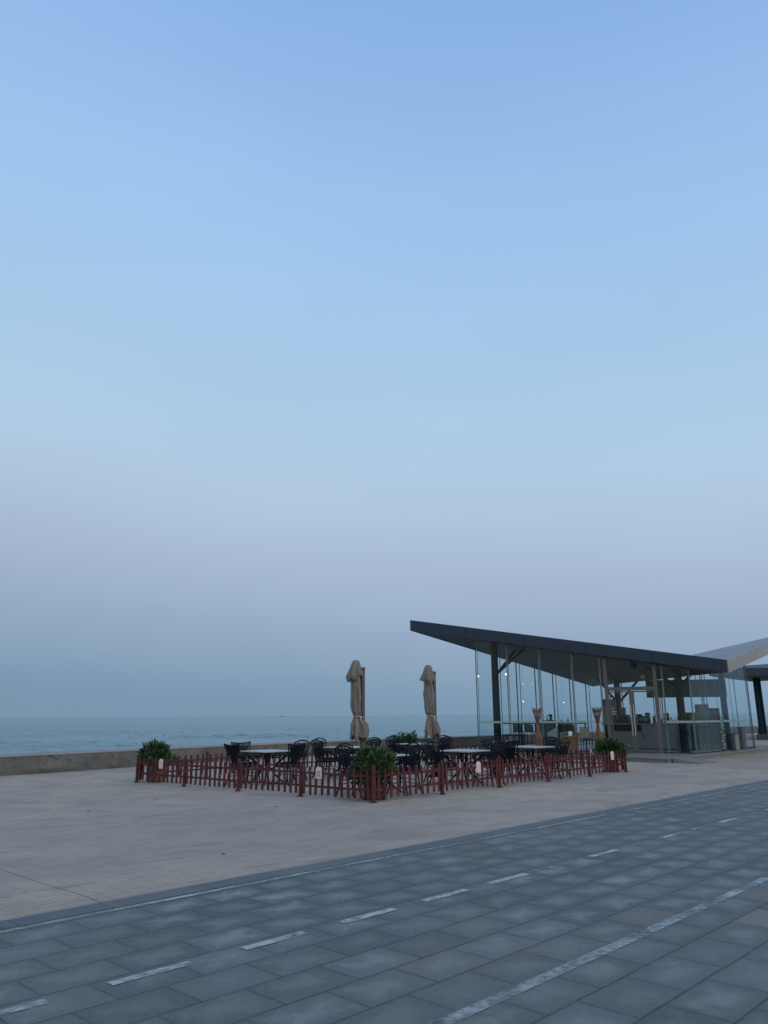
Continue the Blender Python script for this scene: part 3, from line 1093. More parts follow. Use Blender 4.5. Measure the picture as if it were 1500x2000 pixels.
# ------------------------------------------------------------------ closed umbrellas
def umbrella(st, label, seed, side, ztop):
    rnd = random.Random(seed)
    x, y = G(*st)
    root = thing('patio_umbrella', label, 'umbrella', (x, y, 0), 0, 'closed brown umbrellas on the terrace')
    m = MB()
    m.box((0, 0, 1.29), (.085, .085, 2.55), FA)
    m.box((0, 0, 2.575), (.10, .10, .05), FA)
    m.build('pole', M['umb_pole'], root, bevel=.006)
    m = MB()
    m.box((0, 0, .03), (.62, .10, .05), FA)
    m.box((0, 0, .031), (.10, .62, .045), FA)
    m.box((0, 0, .10), (.14, .14, .12), FA)
    m.build('base_frame', M['iron'], root)
    m = MB()
    m.box((0, 0, 1.05), (.11, .12, .22), FA)
    m.build('crank_box', M['umb_pole'], root, bevel=.01)
    m = MB()
    hx = -.155 * side[0], -.155 * side[1] - .02
    m.tube([(0, 0, 2.50), (hx[0] * .6, hx[1] * .6, 2.62), (hx[0], hx[1], ztop - .06)], .022, 6)
    m.build('arm', M['umb_pole'], root)
    ph = [rnd.uniform(0, 6.28) for _ in range(6)]

    def folds(th, z, amp):
        return 1 + amp * (1.1 * (.62 - abs(math.sin(3.5 * th + ph[0] + .6 * math.sin(z * 2.1 + ph[1])))) +
                          .35 * math.cos(12 * th + ph[2] + z * 1.7) + .10 * math.cos(3 * th + ph[3] + z * 2.6))
    # main closed cloth
    prof = [(.06, ztop - .12), (.085, ztop - .30), (.105, ztop - .50), (.118, ztop - .75), (.122, ztop - 1.0), (.112, ztop - 1.18),
            (.085, ztop - 1.27), (.083, ztop - 1.30), (.120, ztop - 1.35), (.155, ztop - 1.44), (.172, ztop - 1.56), (.178, ztop - 1.68)]
    n = 72
    lean = [rnd.uniform(-.02, .02) for _ in range(4)]

    def fr(r_, z, th, i):
        a = .22 + .22 * (i > 8) + .10 * (i in (2, 3, 4))
        return r_ * folds(th, z, a)

    def fz(r_, z, th, i):
        if i == len(prof) - 1:
            return z - .10 * (.5 + .5 * math.cos(5 * th + ph[4])) - .06 * math.cos(2 * th + ph[5])
        if i == len(prof) - 2:
            return z - .04 * (.5 + .5 * math.cos(5 * th + ph[4]))
        return z + (.012 * math.cos(4 * th + ph[1]) if i > 1 else 0)
    m = MB()
    pr2 = []
    for (r0, z0), (r1, z1) in zip(prof, prof[1:]):
        for q in range(5):
            f = q / 5
            f2 = f * f * (3 - 2 * f)
            pr2.append((r0 + (r1 - r0) * f2, z0 + (z1 - z0) * f))
    pr2.append(prof[-1])
    ztie, zend = ztop - 1.285, ztop - 1.70

    def fr(r_, z, th, i):
        low = max(0, min(1, (ztie - z) / .12))
        mid_ = 1 - min(1, abs(z - ztie) / .10)
        a = .27 + .16 * low - .14 * mid_
        q = noise.noise(Vector((math.cos(th) * 1.6, math.sin(th) * 1.6, z * 3.2 + seed)))
        q2 = noise.noise(Vector((math.cos(th) * 3.5, math.sin(th) * 3.5, z * 6 + seed)))
        pinch = .10 * mid_ * math.cos(18 * th)
        return r_ * (folds(th, z, a) + .30 * q * (1 - .6 * mid_) + .14 * q2 + pinch)

    def fz(r_, z, th, i):
        f = max(0, min(1, (z - ztie) / (zend - ztie))) if z < ztie else 0
        hem = .09 * (.5 + .5 * math.cos(4 * th + ph[4])) + .07 * abs(math.cos(3.5 * th + ph[5])) + .06 * noise.noise(Vector((math.cos(th) * 2, math.sin(th) * 2, seed)))
        return z - f * hem + (.012 * math.cos(4 * th + ph[1]) if i > 3 else 0)
    m.lathe(pr2, (hx[0], hx[1]), 96, fr, fz, caps=False)
    # shift lower part over the pole as in a loosely tied canopy
    for v in m.b.verts:
        f = max(0, min(1, (ztop - 1.1 - v.co.z) / .5))
        v.co.x += -hx[0] * .55 * f + lean[0] * math.sin(v.co.z * 3)
        v.co.y += -hx[1] * .45 * f + lean[1] * math.sin(v.co.z * 4)
    m.build('canopy', M['canvas'], root, smooth=True, thick=.006)
    # vent hood: square cloth flap draping over the top
    m = MB()
    prof2 = [(.012, ztop + .005), (.055, ztop), (.085, ztop - .06), (.105, ztop - .18), (.132, ztop - .30), (.150, ztop - .42)]

    def fr2(r_, z, th, i):
        k = i / (len(prof2) - 1)
        sq = 1 + .34 * k * math.cos(4 * th + ph[5])
        return r_ * sq * (1 + .13 * k * math.cos(9 * th + ph[0]))

    def fz2(r_, z, th, i):
        k = (i / (len(prof2) - 1)) ** 2
        return z + k * (.055 * math.cos(4 * th + ph[5] + 1.0) - .05 * math.cos(th + ph[2]) + .03 * math.cos(9 * th))
    m.lathe(prof2, (hx[0], hx[1]), 60, fr2, fz2, caps=False)
    for v in m.b.verts:
        f = max(0, min(1, (ztop - v.co.z) / .45))
        v.co.x += -.035 * f * side[0]
    m.build('vent_flap', M['canvas'], root, smooth=True, thick=.006)
    # tie strap
    m = MB()
    cx, cy = hx[0] * .62, hx[1] * .7
    zc = ztop - 1.285
    m.tube([(cx + .118 * math.cos(a), cy + .112 * math.sin(a), zc + .008 * math.sin(3 * a)) for a in [2 * math.pi * i / 28 for i in range(29)]], .011, 6)
    m.tube([(cx + .06, cy - .115, zc), (cx + .075, cy - .14, zc - .06), (cx + .07, cy - .13, zc - .12)], [.012, .016, .010], 5)
    m.build('tie_strap', M['strap'], root)
    return root


umbrella((13.07, 13.0), 'closed brown umbrella left of the other, taller, slack cloth tied with a knot', 31, (1.0, .1), 2.76)
umbrella((15.74, 13.05), 'closed brown umbrella right of the other, fuller folds cinched by a pale strap', 45, (.85, .1), 2.76)


# ------------------------------------------------------------------ small signs on the fences
def sign(px, py, z, ang, label, mat, big=True):
    root = thing('fence_sign', label, 'sign', (px, py, z), ang, 'small cards fixed on the red fences')
    w, h = .078, .105
    pts = [(-w, -h), (w, -h), (w, h * .62), (w * .55, h), (-w * .55, h), (-w, h * .62)]
    m = MB()
    m.prism([(a, c_) for a, c_ in pts], 0, .008)
    m.xf(Matrix.Rotation(R(90), 4, 'X'))
    m.build('card', M['paper'], root)
    m = MB()
    m.box((0, -.0095, -.018), (.132, .003, .135))
    p = m.build('print_panel', mat, root)
    if big:
        r2 = random.Random(3)
        m = MB()
        for row in (0, 1):
            for cc in (-1, 1):
                ox, oz = cc * .026, .012 - row * .058
                for k in range(3):
                    m.box((ox, -.0125, oz + .016 - k * .015), (.036 - .008 * (k == 1), .002, .006))
                m.box((ox - .008 * cc, -.0130, oz), (.006, .002, .042))
                m.box((ox + .012, -.0130, oz - .003), (.005, .002, .03))
        m.build('pink_lettering', M['pink'], p)
    return root


def on_fence(p, q, f, out_):
    x, y = p[0] + (q[0] - p[0]) * f, p[1] + (q[1] - p[1]) * f
    a = math.atan2(q[1] - p[1], q[0] - p[0])
    return x + math.sin(a) * out_, y - math.cos(a) * out_, a


for f, lab, mt, bigs in ((.133, 'pale pink card on the left fence in front of the far left plant', 'pinkcard', False),
                         (.820, 'white card with pink writing on the left fence, near the near corner', 'pinkcard', True)):
    x, y, a = on_fence(C1, C0, f, .034)
    sign(x, y, .455, a, lab, M[mt], bigs)
for f, lab in ((.319, 'pale pink card on the right fence in front of the middle table'),
               (.920, 'pale pink card on the right fence in front of the right corner plant')):
    x, y, a = on_fence(C0, C2, f, .034)
    sign(x, y, .455, a, lab, M['pinkcard'], False)
x, y, a = on_fence(C3, C1, .60, .034)
sign(x, y, .50, a, 'small white card on the rear fence, seen below the leftmost tabletop', M['paper'], False)
x, y, a = on_fence(C2, C3, .12, -.04)
sign(x, y, .50, a, 'small white card on the cafe side fence, left of the right corner plant', M['paper'], False)

# ------------------------------------------------------------------ the glass cafe
A = Vector((1.1, 32.5))
V = Vector((11.8, 27.0))
Bp = Vector((10.6, 40.0))
D = Vector((19.9, 37.0))
ZA, ZV, ZB, ZD, TK = 4.96, 2.87, 2.87, 4.92, .41


def plane_z(p, tri):
    (x0, y0, z0), (x1, y1, z1), (x2, y2, z2) = tri
    d = (x1 - x0) * (y2 - y0) - (x2 - x0) * (y1 - y0)
    u = ((p[0] - x0) * (y2 - y0) - (x2 - x0) * (p[1] - y0)) / d
    v = ((x1 - x0) * (p[1] - y0) - (p[0] - x0) * (y1 - y0)) / d
    return z0 + u * (z1 - z0) + v * (z2 - z0)


TL = ((*V, ZV), (*A, ZA), (*Bp, ZB))
TR = ((*V, ZV), (*D, ZD), (*Bp, ZB))


def soff(x, y):
    side = (Bp.x - V.x) * (y - V.y) - (Bp.y - V.y) * (x - V.x)
    return plane_z((x, y), TL if side > 0 else TR)


cafe = thing('cafe_pavilion', 'glass walled cafe pavilion under a folded dark butterfly roof', 'building')
roof = MB()
# roof body: soffit sheets and core, inset behind the fascia
for tri in ((A, V, Bp), (V, D, Bp)):
    T3 = TL if tri[0] is A else TR
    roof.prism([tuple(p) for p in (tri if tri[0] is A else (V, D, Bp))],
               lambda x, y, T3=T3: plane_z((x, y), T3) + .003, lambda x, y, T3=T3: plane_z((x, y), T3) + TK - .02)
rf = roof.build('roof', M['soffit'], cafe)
m = MB()
for tri in ((A, V, Bp), (V, D, Bp)):
    T3 = TL if tri[0] is A else TR
    m.prism([tuple(p) for p in tri], lambda x, y, T3=T3: plane_z((x, y), T3) + TK - .016,
            lambda x, y, T3=T3: plane_z((x, y), T3) + TK + .004)
m.build('roof_sheet', M['roof_top'], rf)


def fascia(P, Q, zp, zq, cuts, mat, name):
    d = (Q - P).normalized()
    n = Vector((d.y, -d.x))      # outward
    m = MB()
    cuts = [0] + cuts + [1]
    L = (Q - P).length
    for a, c in zip(cuts, cuts[1:]):
        g = .013 / L
        a2, c2 = a + (g if a > 0 else -.0), c - (g if c < 1 else 0)
        pa, pc = P + (Q - P) * a2, P + (Q - P) * c2
        za, zc = zp + (zq - zp) * a2, zp + (zq - zp) * c2
        i0, o0, i1, o1 = pa + n * .004, pa + n * .045, pc + n * .004, pc + n * .045
        m.hexa([(*o0, za - .012), (*o1, zc - .012), (*i1, zc - .012), (*i0, za - .012),
                (*o0, za + TK + .01), (*o1, zc + TK + .01), (*i1, zc + TK + .01), (*i0, za + TK + .01)])
    return m.build(name, mat, rf)


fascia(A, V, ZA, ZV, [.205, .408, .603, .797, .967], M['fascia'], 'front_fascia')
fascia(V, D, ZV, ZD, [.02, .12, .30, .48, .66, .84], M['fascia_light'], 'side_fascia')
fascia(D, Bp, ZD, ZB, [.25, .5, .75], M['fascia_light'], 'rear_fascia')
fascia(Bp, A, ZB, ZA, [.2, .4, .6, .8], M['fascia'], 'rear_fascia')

P0, P1, P2, P3 = Vector((3.67, 31.65)), Vector((10.83, 28.0)), Vector((14.81, 32.18)), Vector((9.4, 37.0))
FZ = .15
# platform, steps, ramp
gx = lambda s, t: G(s, t)


def st_of(p):
    return (p[0] * math.cos(FA) + p[1] * math.sin(FA), -p[0] * math.sin(FA) + p[1] * math.cos(FA))


m = MB()
pf = [(8.85, 25.25), (14.65, 31.35), (16.9, 33.8), (9.6, 39.2), (1.9, 32.4)]
m.prism(pf, 0.0, .1095)
cx, cy = sum(p[0] for p in pf) / 5, sum(p[1] for p in pf) / 5
plat = m.build('platform', M['step'], cafe)
m = MB()
m.prism([(p[0] + (p[0] - cx) * .007, p[1] + (p[1] - cy) * .007) for p in pf], .110, .150)
m.build('platform_slab', simple('platform_top', (.175, .172, .176), .55, .15, 3, bump=.1), plat)
m = MB()
q = [P0, P1, P2, P3]
m.prism([tuple(p) for p in q], .1505, .165)
m.build('floor', M['floor'], cafe)
# ramp in front of the entrance side
m = MB()
d = Vector((math.cos(FA), math.sin(FA)))
n = Vector((d.y, -d.x))
r0 = Vector((8.95, 25.35)) + d * .1
a0, a1 = r0 + n * .03, r0 + d * 1.25 + n * .03
b0, b1 = a0 + n * .95 - d * .05, a1 + n * .95
m.hexa([(*b0, .002), (*b1, .002), (*a1, .002), (*a0, .002), (*b0, .012), (*b1, .012), (*a1, .148), (*a0, .148)])
m.build('ramp', M['step'], cafe)


def pt(P, Q, f):
    return P + (Q - P) * f


def pane(p, q, z0, z1f, parent, name='glass_pane', mat=None, t=.012):
    d = (q - p).normalized()
    n = Vector((d.y, -d.x)) * t / 2
    a, c = p + d * .004, q - d * .004
    m = MB()
    zf = z1f if callable(z1f) else (lambda x, y: z1f)
    lo = [a + n, c + n, c - n, a - n]
    m.hexa([(*v, z0) for v in lo] + [(*v, zf(v.x, v.y)) for v in lo])
    return m.build(name, mat or M['glass'], parent)


def fin(p, d, z0, parent, w=.028, dep=.16, mat=None, z1=None, name='glass_fin', inset=.09):
    n = Vector((-d.y, d.x)) * inset       # towards the room
    m = MB()
    u = Vector((-d.y, d.x))
    for off, ww in ((.022, w), (.20, w * .6)):
        c = p + u * off
        z = z1 if z1 is not None else soff(c.x, c.y) - .01
        m.box((c.x, c.y, (z0 + z) / 2), (ww, ww, z - z0), math.atan2(d.y, d.x))
    return m.build(name, mat or M['fin'], parent)


def at_front(px):
    """parameter along P0-P1 for a bearing tan"""
    r_ = px
    dx, dy = P1.x - P0.x, P1.y - P0.y
    return (r_ * P0.y - P0.x) / (dx - r_ * dy)


fr = [0.0] + [at_front(v) for v in (.1557, .1968, .2382, .2736)]
fr_r = [at_front(.3525), 1.0]
topz = lambda x, y: soff(x, y) - .012
df = (P1 - P0).normalized()
for a, c in zip(fr, fr[1:]):
    pane(pt(P0, P1, a), pt(P0, P1, c), .17, topz, cafe)
for a, c in zip(fr_r, fr_r[1:]):
    pane(pt(P0, P1, a), pt(P0, P1, c), .17, topz, cafe)
for i, a in enumerate(fr[:-1] + [fr[-1]] + fr_r):
    fin(pt(P0, P1, a), df, .17, cafe, w=.034 if a not in (0.0,) else .026, mat=M['fin'] if i else M['fin_dark'])
# side (right, facing the path)
ds = (P2 - P1).normalized()
NS = 4
for i in range(NS):
    pane(pt(P1, P2, i / NS), pt(P1, P2, (i + 1) / NS), .17, topz, cafe)
    if i:
        fin(pt(P1, P2, i / NS), ds, .17, cafe, w=.022, mat=M['fin_dark'])
# sea side
NB = 6
db = (P0 - P3).normalized()
for i in range(NB):
    pane(pt(P3, P0, i / NB), pt(P3, P0, (i + 1) / NB), .17, topz, cafe)
    fin(pt(P3, P0, i / NB), db, .17, cafe, w=.034, mat=M['fin_dark'])
dr = (P3 - P2).normalized()
NR = 4
for i in range(NR):
    pane(pt(P2, P3, i / NR), pt(P2, P3, (i + 1) / NR), .17, topz, cafe)
    fin(pt(P2, P3, i / NR), dr, .17, cafe, w=.034, mat=M['fin_dark'])


def rail(p, q, z, h, off, parent, name='transom_rail', mat=None, dep=.03):
    d = (q - p).normalized()
    n = Vector((d.y, -d.x)) * off
    a, c = p + n, q + n
    mid = (a + c) / 2
    m = MB()
    m.box((mid.x, mid.y, z), ((c - a).length, dep, h), math.atan2(d.y, d.x))
    return m.build(name, mat or M['alu'], parent)


rail(pt(P0, P1, .005), pt(P0, P1, fr[-1]), 1.22, .075, .035, cafe)
rail(pt(P0, P1, fr_r[0]), P1, 1.22, .075, .035, cafe)
rail(P1, pt(P1, P2, .86), 1.22, .075, .035, cafe)
# top and foot channels
for (p, q) in ((P0, P1), (P1, P2), (P2, P3), (P3, P0)):
    rail(p, q, .168, .03, .022, cafe, 'floor_channel', M['dark'], .025)

# entrance
dL, dR = at_front(.2811), at_front(.3436)
door = thing('door', None, None)
door.parent = cafe
del_ = [door.pop(k) for k in list(door.keys())] if False else None
pL, pR = pt(P0, P1, dL), pt(P0, P1, dR)
ang = math.atan2(df.y, df.x)
m = MB()
nn = Vector((df.y, -df.x)) * .02
for p in (pL, pR):
    z = soff(p.x, p.y) - .015
    m.box((p.x + nn.x, p.y + nn.y, (.155 + z) / 2), (.13, .09, z - .155), ang)
mid = (pL + pR) / 2
Ld = (pR - pL).length - .132
m.box((mid.x + nn.x, mid.y + nn.y, 2.40), (Ld, .085, .13), ang)
m.box((mid.x + nn.x, mid.y + nn.y, .162), (Ld, .08, .014), ang)
m.build('door_frame', M['frame'], door)
pane(pL + df * .07, pR - df * .07, 2.47, lambda x, y: soff(x, y) - .02, door, 'transom_glass')
# narrow side light panes next to posts
pane(pt(P0, P1, fr[-1]), pL - df * .07, .17, topz, cafe)
pane(pR + df * .07, pt(P0, P1, fr_r[0]), .17, topz, cafe)
for k in (0, 1):
    a = pL + df * (.068 + k * Ld / 2)
    c = pL + df * (.064 + (k + 1) * Ld / 2)
    cm = (a + c) / 2
    Lw = (c - a).length
    m = MB()
    for e in (a + df * .045, c - df * .045):
        m.box((e.x + nn.x, e.y + nn.y, 1.25), (.085 if (e - mid).length < .2 else .03, .05, 2.13), ang)
    m.box((cm.x + nn.x, cm.y + nn.y, .215), (Lw - .17, .05, .07), ang)
    m.box((cm.x + nn.x, cm.y + nn.y, 2.29), (Lw - .17, .05, .05), ang)
    leaf = m.build('door_leaf', M['frame'], door)
    pane(a + df * .06, c - df * .06, .25, 2.26, door, 'door_glass')
    e = (c - df * .045) if k == 0 else (a + df * .045)
    hn = Vector((df.y, -df.x)) * .09
    m = MB()
    m.tube([(e.x + hn.x, e.y + hn.y, .72), (e.x + hn.x, e.y + hn.y, 1.82)], .017, 8)
    for z in (.85, 1.7):
        m.tube([(e.x + nn.x, e.y + nn.y, z), (e.x + hn.x, e.y + hn.y, z)], .010, 6)
    m.build('handle', M['steel'], leaf)


def on_glass(f, z, off=.03):
    p = pt(P0, P1, f) + Vector((df.y, -df.x)) * off
    return p.x, p.y, z


# rows of small unreadable lettering on the door glass; yellow blocks on the fanlight
m = MB()
r2 = random.Random(9)
for z, x0, x1 in ((1.685, .006, .018), (1.585, .002, .030), (1.505, .008, .026)):
    f0 = dL + .010
    x = x0
    while x < x1:
        w = r2.uniform(.010, .022)
        px_, py_, _ = on_glass(f0 + x, z, .012)
        m.box((px_, py_, z), (w, .003, .030 if z > 1.6 else .022), ang)
        x += (w + .010) / (P1 - P0).length
m.build('white_lettering', M['white'], door)
m = MB()
for z in (2.84, 2.77):
    for k in range(5):
        px_, py_, _ = on_glass(at_front(.3262) + k * .0035, z, .012)
        m.box((px_, py_, z), (.020, .003, .042), ang)
m.build('yellow_marks', M['yellow'], door)

# columns with bracing
def column(x, y, r_, struts, z0=.16, mat=None):
    m = MB()
    zt = soff(x, y) - .004
    m.lathe([(r_, z0), (r_ * .96, z0 + .5), (r_ * .88, zt)], (x, y), 20)
    m.lathe([(r_ * 1.35, z0), (r_ * 1.35, z0 + .03)], (x, y), 20)
    c = m.build('column', mat or M['teal'], cafe, smooth=False)
    for (dx, dy, zs) in struts:
        ex, ey = x + dx, y + dy
        m = MB()
        m.tube([(x, y, zs), (ex, ey, soff(ex, ey) + .0)], .055, 8)
        m.build('strut', M['teal'], c)
    return c


column(4.46, 31.78, .155, [(1.15, -.38, 3.05), (.95, .55, 3.0)])
column(10.72, 28.75, .145, [(-.85, .75, 2.40), (.75, .75, 2.38)])
column(10.62, 36.1, .15, [(-.75, .35, 1.95), (.95, -.2, 1.95)])
column(13.28, 31.05, .125, [])

# ------------------------------------------------------------------ furniture and stock inside and beside the cafe
def P(r_, Y):
    return r_ * Y, Y


def xr(px):
    return (px - 750) / 1551.0


# counter
cn = thing('service_counter', 'long grey cafe counter with dark glass display window, behind the double door', 'counter')
m = MB()
cA, cB = Vector((8.80, 30.95)), Vector((11.35, 29.75))
dc = (cB - cA).normalized()
ncn = Vector((-dc.y, dc.x))
ac = math.atan2(dc.y, dc.x)
mid = (cA + cB) / 2 + ncn * .32
m.box((mid.x, mid.y, .645), ((cB - cA).length, .64, .93), ac)
m.build('counter_body', M['counter'], cn)
m = MB()
m.box((mid.x - ncn.x * .02, mid.y - ncn.y * .02, 1.131), ((cB - cA).length + .06, .70, .04), ac)
m.build('countertop', M['counter_top'], cn, bevel=.005)
m = MB()
dm = cA + dc * .58 - ncn * .004
m.box((dm.x, dm.y, .985), (1.02, .012, .24), ac)
m.build('display_window', M['dark'], cn)
m = MB()
dm = cA + dc * 1.42 - ncn * .006
m.box((mid.x - ncn.x * .325, mid.y - ncn.y * .325, .215), ((cB - cA).length, .01, .07), ac)
m.build('kick_plate', M['slate'], cn)
m = MB()
for (u, z, L, tl) in ((1.02, .80, .16, -.6), (1.14, .70, .16, -.6), (1.16, .64, .12, -.65), (1.28, .74, .10, -.7), (1.10, .74, .06, 0)):
    c = cA + dc * u - ncn * .006
    mm = MB()
    mm.box((0, 0, 0), (L, .004, .018))
    mm.xf(Matrix.Translation((c.x, c.y, z)) @ Matrix.Rotation(ac, 4, 'Z') @ Matrix.Rotation(-tl, 4, 'Y'))
    me_ = bpy.data.meshes.new('tmp')
    mm.b.to_mesh(me_)
    mm.b.free()
    m.b.from_mesh(me_)
    bpy.data.meshes.remove(me_)
m.build('dark_emblem', M['dark'], cn)
# second run of counter along the side glass
cn2 = thing('side_counter', 'dark grey counter along the side glass, right of the corner column', 'counter')
m = MB()
e0, e1 = Vector((11.45, 29.85)), Vector((13.0, 31.50))
d2 = (e1 - e0).normalized()
a2 = math.atan2(d2.y, d2.x)
mid2 = (e0 + e1) / 2
m.box((mid2.x, mid2.y, .62), ((e1 - e0).length, .5, .90), a2)
m.build('counter_body', M['slate'], cn2)
m = MB()
m.box((mid2.x, mid2.y, 1.086), ((e1 - e0).length + .04, .56, .03), a2)
m.build('countertop', M['counter_top'], cn2, bevel=.005)


def plc(u, v=0.32):
    p = cA + dc * u + ncn * v
    return p.x, p.y


ZC = 1.151


def boxthing(name, label, cat, x, y, z, dims, mat, rz=ac, group=None, lid=None, extra=None):
    t_ = thing(name, label, cat, (x, y, z), rz, group)
    m = MB()
    m.box((0, 0, dims[2] / 2), dims)
    m.build('body', mat, t_, bevel=.008)
    if lid:
        m = MB()
        m.box((0, -.0015 - dims[1] / 2, dims[2] * .5), (dims[0] * .8, .006, dims[2] * .6))
        m.build('front_panel', lid, t_)
    if extra:
        extra(t_, dims)
    return t_


def knobs(t_, dims):
    m = MB()
    m.lathe([(.02, dims[2]), (.02, dims[2] + .02), (.05, dims[2] + .03), (.05, dims[2] + .07), (.01, dims[2] + .08)], (0, 0), 14)
    m.build('top_knob', M['dark'], t_)


x, y = plc(.42)
boxthing('cash_register', 'dark red till on the left end of the counter, seen through the door', 'till', x, y, ZC, (.42, .35, .32), M['darkred'], lid=M['dark'])
x, y = plc(.80)
boxthing('olive_box', 'small olive carton on the counter behind the door handles', 'box', x, y, ZC, (.36, .22, .24), M['green_card'], lid=M['cream'])
x, y = plc(1.17)
boxthing('coffee_machine', 'low dark coffee machine on the counter, seen through the right door leaf', 'coffee machine', x, y, ZC, (.42, .40, .27), M['dark'], lid=M['slate'],
         extra=lambda t_, d_: (MB().lathe([(.02, .27), (.09, .29), (.11, .34), (.07, .39), (.01, .40)], (.14, 0), 16).build('bean_hopper', M['slate'], t_),
                               MB().tube([(-.12, -.22, .10), (-.12, -.32, .09)], .018, 8).build('filter_handle', M['dark'], t_)))
x, y = plc(1.55)
t_ = thing('coffee_grinder', 'small round coffee grinder right of the low dark coffee machine', 'coffee grinder', (x, y, ZC), ac)
MB().lathe([(.07, 0), (.07, .03), (.05, .04), (.06, .16), (.05, .18)], (0, 0), 16).build('body', M['dark'], t_)
MB().lathe([(.04, .181), (.07, .24), (.07, .25), (.02, .27)], (0, 0), 16).build('hopper', M['slate'], t_)
gi = 0
for u, h_, r_, mt, lab in ((1.80, .17, .032, 'paleglass', 'pale bottle standing on the counter just right of the door frame'),
                           (1.90, .20, .028, 'white', 'white bottle standing second right of the door frame on the counter'),
                           (2.32, .19, .030, 'paleglass', 'pale bottle on the counter just left of the corner column')):
    x, y = plc(u, .15)
    t_ = thing('bottle', lab, 'bottle', (x, y, ZC), 0, 'bottles on the cafe counter')
    MB().lathe([(r_, 0), (r_, h_ * .6), (r_ * .4, h_ * .78), (r_ * .4, h_)], (0, 0), 12).build('bottle_body', M[mt], t_)
    MB().lathe([(r_ * .48, h_), (r_ * .48, h_ + .02)], (0, 0), 10).build('cap', M['dark'], t_)
x, y = plc(2.0, .40)
boxthing('cup_stack_box', 'upright blue-grey box on the counter right of the door', 'box', x, y, ZC, (.16, .14, .38), M['slate'], lid=M['dark'])
for k, (u, tl) in enumerate(((2.14, .35), (2.26, .5))):
    x, y = plc(u, .30)
    t_ = thing('menu_holder', ('leaning dark menu board on the counter, left one of two' if k == 0 else 'leaning dark menu board on the counter, right one of two'),
               'menu holder', (x, y, ZC), ac, 'leaning menu boards on the counter')
    m = MB()
    m.box((0, 0, .125), (.03, .20, .25))
    m.xf(Matrix.Rotation(-tl, 4, 'Y'))
    m.build('panel', M['brown'], t_)
    m = MB()
    m.box((.02, 0, .012), (.12, .18, .018))
    m.build('foot', M['dark'], t_)
x, y = plc(2.47, .32)
boxthing('drink_dispenser', 'dark drink dispenser on the right end of the counter beside the column', 'dispenser', x, y, ZC, (.16, .2, .26), M['dark'], extra=knobs)


def on2(f, v=0):
    p = pt(e0, e1, f)
    return p.x - d2.y * v, p.y + d2.x * v


x, y = on2(.10)
boxthing('brown_cabinet', 'low brown cabinet on the side counter right of the corner column', 'cabinet', x + .02, y + .03, 1.102, (.44, .40, .44), M['brown'], a2 - .75, lid=M['darkwood'])
x, y = on2(.52)
boxthing('picture_stand', 'tall brown display box with a picture panel on the side counter', 'display box', x, y, 1.102, (.40, .34, .74), M['brown'], a2 - .75, lid=M['slate'])
x, y = on2(.88)
boxthing('dark_cabinet', 'dark cabinet at the right end of the side counter', 'cabinet', x + .08, y + .15, 1.102, (.52, .40, .60), M['dark'], a2 - .75, lid=M['darkwood'])

# tall cream cabinet left of the door, on its dark base
x, y = P(xr(1188), 31.6)
t_ = thing('tall_display_fridge', 'tall cream drinks cabinet with a curved door, behind the left door post', 'fridge', (x, y, .166), ac)
MB().box((0, 0, .46), (.50, .45, .90)).build('base_cabinet', M['dark'], t_)
MB().box((0, 0, .945), (.60, .52, .06)).build('shelf', M['counter_top'], t_)
m = MB()
m.prism([(-.25, -.12), (-.12, -.22), (.12, -.22), (.25, -.12), (.25, .22), (-.25, .22)], .98, 1.62)
m.build('cabinet_body', M['cream'], t_)
m = MB()
m.prism([(-.26, -.13), (-.12, -.23), (.12, -.23), (.26, -.13), (.26, .23), (-.26, .23)], 1.66, 1.90)
m.build('cabinet_top', M['slate'], t_)
m = MB()
m.prism([(-.24, -.11), (-.12, -.21), (.12, -.21), (.24, -.11), (.24, .21), (-.24, .21)], 1.621, 1.659)
m.build('cabinet_band', M['cream'], t_)
x, y = P(xr(1214), 32.3)
boxthing('cream_cabinet', 'narrow cream cabinet behind the counter, right of the rear column', 'cabinet', x, y, 1.0, (.22, .3, .75), M['cream'], ac, lid=M['paleglass'])
boxthing('back_shelf', 'dark low shelf unit behind the counter, under the cream cabinet', 'shelf', x + .15, y + .05, .166, (.9, .45, .832), M['darkwood'], ac)

# hanging menu board
x0, y0 = P(xr(1263.5), 32.6)
x1, y1 = P(xr(1421), 31.75)
ang_b = math.atan2(y1 - y0, x1 - x0)
Lb = math.dist((x0, y0), (x1, y1))
mbd = thing('menu_board', 'long dark menu board hanging above the counter', 'sign board', ((x0 + x1) / 2, (y0 + y1) / 2, 2.49), ang_b)
MB().box((0, 0, 0), (Lb, .06, .70)).build('board_panel', M['board'], mbd)
m = MB()
for u in (-.42, -.14, .14, .42):
    wx = (x0 + x1) / 2 + math.cos(ang_b) * u * Lb
    wy = (y0 + y1) / 2 + math.sin(ang_b) * u * Lb
    zt = soff(wx, wy) - 2.49
    if zt > .36:
        m.tube([(u * Lb, 0, .35), (u * Lb, 0, zt)], .012, 6)
m.build('hanging_rod', M['dark'], mbd)

# high table with stools, left part of the cafe
x, y = P(xr(1018), 31.0)
ht = thing('high_table', 'long black bar table by the glass, left of the left rattan lamp', 'table', (x, y, .166), ang)
MB().box((0, 0, 1.0), (1.45, .5, .035)).build('tabletop', M['dark'], ht)
for sx in (-1, 1):
    for sy in (-1, 1):
        MB().box((sx * (.55 if sx > 0 else .12), sy * .2, .49), (.045, .045, .985)).build('leg', M['dark'], ht)


